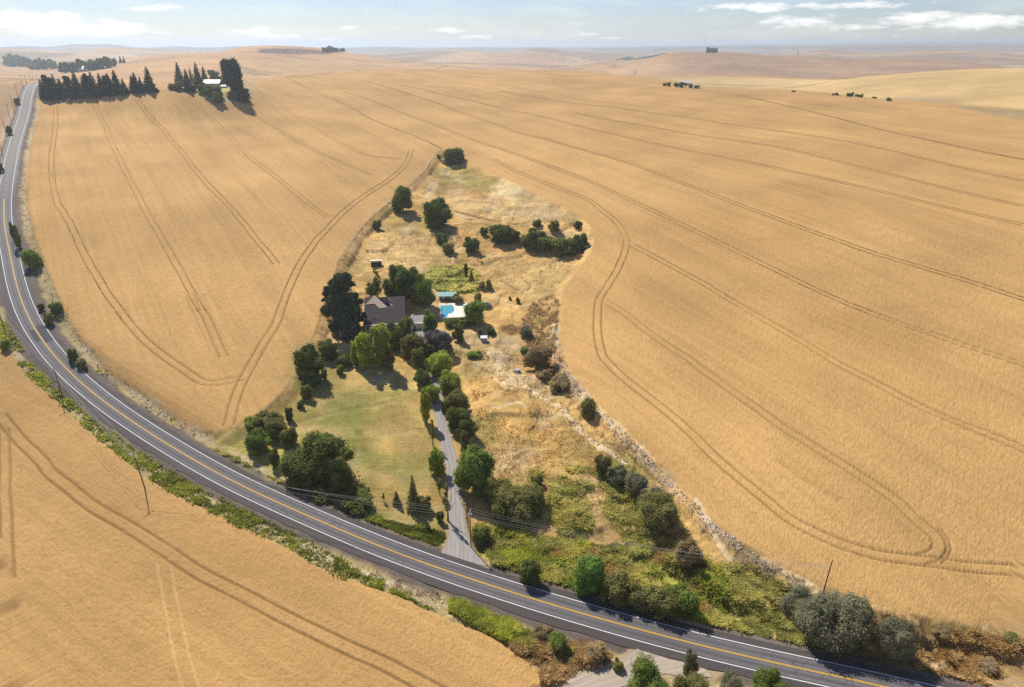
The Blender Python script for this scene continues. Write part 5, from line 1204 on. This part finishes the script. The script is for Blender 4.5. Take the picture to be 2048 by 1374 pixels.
# ------------------------------------------------------------------ ground cover
print('T ground cover', round(time.time() - T00, 1))
def tufts(name, px, n, hgt, wid, mat, label, blades=5, clump=8.0, thr=.38, seed=1, cat='grass', lean=.5, extra=None):
    r_ = np.random.default_rng(seed); P = at(px)[:, :2] if not isinstance(px, np.ndarray) else px
    x = r_.uniform(P[:, 0].min(), P[:, 0].max(), n * 4); y = r_.uniform(P[:, 1].min(), P[:, 1].max(), n * 4); sd = poly_sd(x, y, P); k = (sd > -.4) & (vnoise(x, y, clump, seed + 80, 2) > thr)
    k = np.flatnonzero(k)[:n]; x, y = x[k], y[k]; q = np.hypot(x[:, None] - RC2[None, :, 0], y[:, None] - RC2[None, :, 1]).min(1) if len(x) else np.zeros(0); x, y = x[q > 7.6], y[q > 7.6]
    for Pq, Wq in ((DW, WD), (SD, WS)):
        if len(x) == 0: break
        e = (np.hypot(x[:, None] - Pq[None, :, 0], y[:, None] - Pq[None, :, 1]) - Wq[None, :]).min(1); x, y = x[e > .3], y[e > .3]
    m_ = len(x); cl_ = sstep(.25, .75, vnoise(x, y, 3.4, seed + 5, 2)); sc_ = .35 + 1.5 * cl_ ; z = gz(x, y)
    X_ = np.repeat(x, blades); Y_ = np.repeat(y, blades); Z_ = np.repeat(z, blades) - .03; S = np.repeat(sc_, blades); N_ = len(X_)
    a = r_.uniform(0, 6.283, N_); ln = r_.uniform(.4, lean + .6, N_) ; bx = r_.normal(0, wid * .5, N_); by = r_.normal(0, wid * .5, N_); h = hgt * S * r_.uniform(.6, 1.2, N_); w_ = wid * r_.uniform(.25, .5, N_)
    b = np.stack([X_ + bx, Y_ + by, Z_], 1); sdv = np.stack([-np.sin(a), np.cos(a), np.zeros(N_)], 1) * w_[:, None]; tip = b + np.stack([np.cos(a) * ln * h, np.sin(a) * ln * h, h], 1)
    V = np.stack([b - sdv * .6, b + sdv * .6, (b + tip) / 2 + sdv + [0, 0, .1], tip], 1).reshape(-1, 3); F = np.arange(4 * N_).reshape(N_, 4)
    tone = np.repeat(np.clip(np.repeat(.65 * cl_ + .5 * sstep(.3, .7, vnoise(x, y, 9, seed + 7, 2)) - .1, blades) + r_.normal(0, .15, N_), 0, 1), 4)
    me = mesh_np(name, V, F, False, dict(tone=tone)); o = link(name, me, mat); tag(o, label, cat, kind='stuff'); return o
LMg = {'verge': leaf_mat('verge_green', (.13, .18, .03), (.74, .74, .14), .55), 'yellow': leaf_mat('yellow_green_grass', (.22, .25, .05), (.88, .80, .30), .55), 'golden': leaf_mat('golden_dry_grass', (.52, .34, .13), (.92, .68, .30), .5), 'brown': leaf_mat('brown_dry_weeds', (.38, .27, .13), (.74, .55, .28), .5), 'pale': leaf_mat('pale_dead_grass', (.55, .43, .27), (.86, .74, .54), .45)}
vg = [(130,770),(150,785),(200,830),(255,880),(330,925),(400,965),(470,1000),(540,1040),(620,1085),(690,1125),(720,1150),(690,1160),(625,1128),(578,1094),(500,1062),(437,1030),(375,1002),(327,976),(291,953),(255,924),(218,895),(171,855),(127,812),(105,785)]
tufts('verge_weeds', vg, 9000, .55, .5, LMg['verge'], 'green and yellow weeds along the near verge of the bend', 6, 5, .30, 11)
tufts('verge_weeds', [(0,640),(25,655),(60,690),(100,745),(140,790),(127,815),(91,782),(47,742),(22,702),(0,676)], 2200, .7, .5, LMg['verge'], 'green weeds on the verge above the bend pole', 5, 5, .42, 12)
tufts('verge_weeds', [(700,1145),(760,1165),(800,1190),(850,1212),(870,1222),(852,1219),(805,1195),(734,1171)], 500, .6, .45, LMg['verge'], 'sparse green weeds on the gravelly verge', 5, 3, .45, 13)
tufts('verge_weeds', [(900,1205),(960,1225),(1040,1258),(1100,1280),(1160,1310),(1130,1320),(1080,1310),(1027,1290),(969,1262),(905,1225)], 2200, .9, .5, LMg['verge'], 'lush green weeds on the verge near the farm lane', 6, 5, .25, 14)
tufts('rusty_weeds', [(1020,1290),(1100,1285),(1170,1290),(1225,1310),(1200,1340),(1150,1374),(1100,1390),(1070,1335)], 2200, .8, .5, LMg['brown'], 'rusty dry weeds at the corner of the farm lane', 6, 4, .30, 15)
tufts('pale_weeds', [(700,1125),(800,1160),(880,1190),(1000,1240),(1120,1275),(1200,1300),(1150,1300),(1040,1262),(900,1210),(800,1180)], 1500, .45, .35, LMg['pale'], 'pale dead weeds on the gravel below the highway', 4, 3, .52, 16)
tufts('pale_weeds', [(0,560),(60,640),(130,750),(220,840),(300,890),(420,950),(540,1010),(700,1100),(690,1110),(560,1045),(420,975),(300,915),(200,850),(120,780),(50,690)], 1200, .6, .3, LMg['pale'], 'pale feathery weeds at the gravel edge of the bend', 4, 3, .55, 17)
tufts('lush_grass', [(950,1048),(1050,1075),(1150,1090),(1250,1095),(1350,1090),(1440,1150),(1455,1230),(1480,1262),(1560,1290),(1600,1310),(1400,1270),(1250,1230),(1100,1180),(960,1115)], 15000, .85, .6, LMg['yellow'], 'tall yellow green grass between the driveway and the right slope', 5, 7, .33, 18)
tufts('lush_grass', [(950,1048),(1050,1075),(1250,1095),(1350,1090),(1440,1150),(1455,1230),(1400,1270),(1250,1230),(1100,1180),(960,1115)], 4500, .95, .6, LMg['verge'], 'darker green weeds mixed into the tall roadside grass', 6, 9, .52, 19)
tufts('straw_grass', [(950,1048),(1050,1075),(1250,1095),(1350,1090),(1440,1150),(1455,1230),(1400,1270),(1250,1230),(1100,1180),(960,1115)], 4500, .85, .5, LMg['golden'], 'straw coloured grass patches in the tall roadside grass', 5, 6, .5, 34)
tufts('roadside_grass', [(1450,1262),(1600,1298),(1720,1325),(1800,1352),(1760,1352),(1600,1318),(1450,1284)], 2200, .8, .5, LMg['verge'], 'bright green grass strip below the yellow slope', 6, 4, .25, 20)
tufts('slope_grass', [(1430,1130),(1500,1130),(1600,1200),(1620,1290),(1580,1300),(1470,1270),(1460,1200)], 5000, .55, .45, LMg['yellow'], 'yellowing grass on the slope left of the huge shrub', 5, 5, .3, 21, lean=.9)
tufts('roadside_grass', [(640,1040),(760,1040),(890,1070),(885,1100),(760,1070),(640,1030)], 3500, .8, .5, LMg['verge'], 'green roadside grass left of the driveway mouth', 5, 5, .3, 22)
tufts('roadside_grass', [(430,900),(500,935),(600,985),(590,1010),(520,980),(440,930)], 1800, .8, .5, LMg['yellow'], 'yellow green roadside grass left of the maple', 5, 5, .33, 23)
tufts('garden_patch', [(845,548),(880,535),(930,532),(958,545),(955,584),(890,586),(855,570)], 3200, 1.0, .6, LMg['yellow'], 'square patch of tall yellow green crop behind the pool', 6, 6, .1, 24, 'crop')
tufts('dry_grass', [(700,495),(760,470),(900,455),(1000,400),(1060,385),(1150,440),(1180,480),(1160,520),(1110,590),(980,560),(900,530),(700,530)], 3800, .3, .4, LMg['golden'], 'golden dry grass over the upper slope', 4, 5, .42, 25, lean=1.0)
tufts('dry_grass', [(920,690),(1050,690),(1100,785),(1160,850),(1260,930),(1260,1060),(1100,1050),(960,1040),(960,900),(940,760)], 4500, .3, .4, LMg['golden'], 'golden dry grass over the middle right slope', 4, 5, .40, 26, lean=1.0)
tufts('dry_grass', [(1060,940),(1200,930),(1290,1000),(1400,1090),(1430,1140),(1300,1100),(1050,1060)], 5000, .6, .5, LMg['yellow'], 'yellowish grass above the tall roadside grass', 4, 9, .45, 27, lean=1.0)
tufts('brown_weeds', [(1070,600),(1118,600),(1108,690),(1130,750),(1140,800),(1090,760),(1050,700),(1045,640)], 1600, .7, .5, LMg['brown'], 'brown dry weeds in the dip beside the right field', 5, 4, .42, 28)
tufts('bank_weeds', [(1640,1190),(1800,1240),(2048,1280),(2200,1300),(2200,1400),(1950,1370),(1840,1345),(1800,1300)], 4500, .6, .5, LMg['golden'], 'golden dry weeds on the cut bank at the lower right', 6, 5, .42, 29)
tufts('bank_weeds', [(1640,1190),(1800,1240),(2048,1280),(2200,1300),(2200,1400),(1950,1370),(1840,1345)], 500, .6, .5, LMg['brown'], 'brown weeds on the cut bank at the lower right', 6, 4, .52, 30)
tufts('bank_weeds', [(1110,700),(1140,752),(1200,820),(1306,925),(1370,995),(1425,1050),(1520,1120),(1600,1160),(1630,1190),(1560,1170),(1450,1120),(1360,1040),(1280,960),(1180,850),(1110,760)], 3500, .5, .4, LMg['pale'], 'pale weeds along the rocky bank of the right field', 4, 5, .45, 31)
bank = [(429,869),(364,847),(291,793),(204,731),(156,669),(120,598),(84,510),(56,422),(50,330),(40,330),(40,420),(62,500),(90,575),(130,655),(190,735),(270,800),(350,855),(425,885)]
tufts('bank_weeds', bank, 5500, .65, .45, LMg['pale'], 'pale dry weeds on the bank between highway and left field', 5, 5, .42, 32)
tufts('bank_weeds', bank, 2000, .8, .5, LMg['verge'], 'patchy green weeds on the bank below the left field', 5, 8, .62, 33)
# brush pile
g = G(1022, 657); r_ = random.Random(5); m = MB()
for i in range(260):
    a = r_.uniform(0, 6.28); q = r_.uniform(0, 1) ** .6; x, y = q * 5.5 * math.cos(a), q * 3.5 * math.sin(a); z = (1 - q) * 2.2 * r_.uniform(.3, 1); b_ = r_.uniform(0, 6.28); L = r_.uniform(.6, 1.8); m.tube([(x, y, z), (x + L * math.cos(b_), y + L * math.sin(b_), z + r_.uniform(-.3, .6))], [.05, .03], 3)
o = m.build('brush_pile', simple('cut_brush', (.30, .19, .09), .95, .3, 2), None, (g[0], g[1], g[2])); tag(o, 'heap of dry cut brush on the slope right of the pool', 'brush pile', kind='stuff')
# loose stones on the rocky bank and gravel edge
def stones(name, px, n, s0, s1, label, seed):
    r_ = np.random.default_rng(seed); P = at(px)[:, :2]; x = r_.uniform(P[:, 0].min(), P[:, 0].max(), n * 8); y = r_.uniform(P[:, 1].min(), P[:, 1].max(), n * 8); k = np.flatnonzero(poly_sd(x, y, P) > 0)[:n]; x, y = x[k], y[k]; z = gz(x, y)
    base = np.array([(1,0,0),(0,1,0),(-1,0,0),(0,-1,0),(0,0,1),(0,0,-1)], float); f0 = np.array([(0,1,4),(1,2,4),(2,3,4),(3,0,4),(1,0,5),(2,1,5),(3,2,5),(0,3,5)])
    s = r_.uniform(s0, s1, len(x)) ; V = base[None] * (s[:, None, None] * r_.uniform(.6, 1.3, (len(x), 6, 1))) * [1, 1, .6] + np.stack([x, y, z + s * .2], 1)[:, None]; F = (f0[None] + np.arange(len(x))[:, None, None] * 6).reshape(-1, 3)
    me = mesh_np(name, V.reshape(-1, 3), F); o = link(name, me, simple('pale_stone', (.52, .45, .36), .9, .3, 1.0)); tag(o, label, 'stones', kind='stuff')
stones('bank_stones', [(1110,650),(1140,750),(1200,815),(1306,920),(1370,990),(1425,1045),(1520,1115),(1510,1125),(1420,1060),(1350,1000),(1260,900),(1190,830),(1130,765),(1098,690)], 1800, .10, .45, 'pale stones scattered down the bank of the right field', 41)
stones('bank_stones', [(700,1130),(860,1185),(1000,1240),(1150,1290),(1120,1285),(960,1240),(850,1210),(720,1150)], 700, .06, .25, 'pale stones at the gravel edge of the lower verge', 42)
stones('bank_stones', [(330,830),(429,880),(420,885),(300,820),(200,740),(150,675),(110,590),(120,595),(160,668),(230,745)], 700, .08, .35, 'pale stones on the bank of the left field', 43)

# ------------------------------------------------------------------ air
print('T air', round(time.time() - T00, 1))
m = MB(); zt = max(190.0, float(GZ.max()) + 25); m.box(-24000, 24000, -600, 31000, float(GZ.min()) - 6, zt)
hz_, t, b = new_mat('haze_air'); t.n.clear(); out = t.node('ShaderNodeOutputMaterial'); pv = t.node('ShaderNodeVolumePrincipled'); pv.inputs['Color'].default_value = (.72, .86, 1.0, 1); pv.inputs['Density'].default_value = HAZE_DENSITY; pv.inputs['Anisotropy'].default_value = .5
t.l.new(pv.outputs[0], out.inputs['Volume']); o = m.build('haze', hz_); tag(o, 'thin blue summer haze over the far hills', 'haze', kind='stuff')
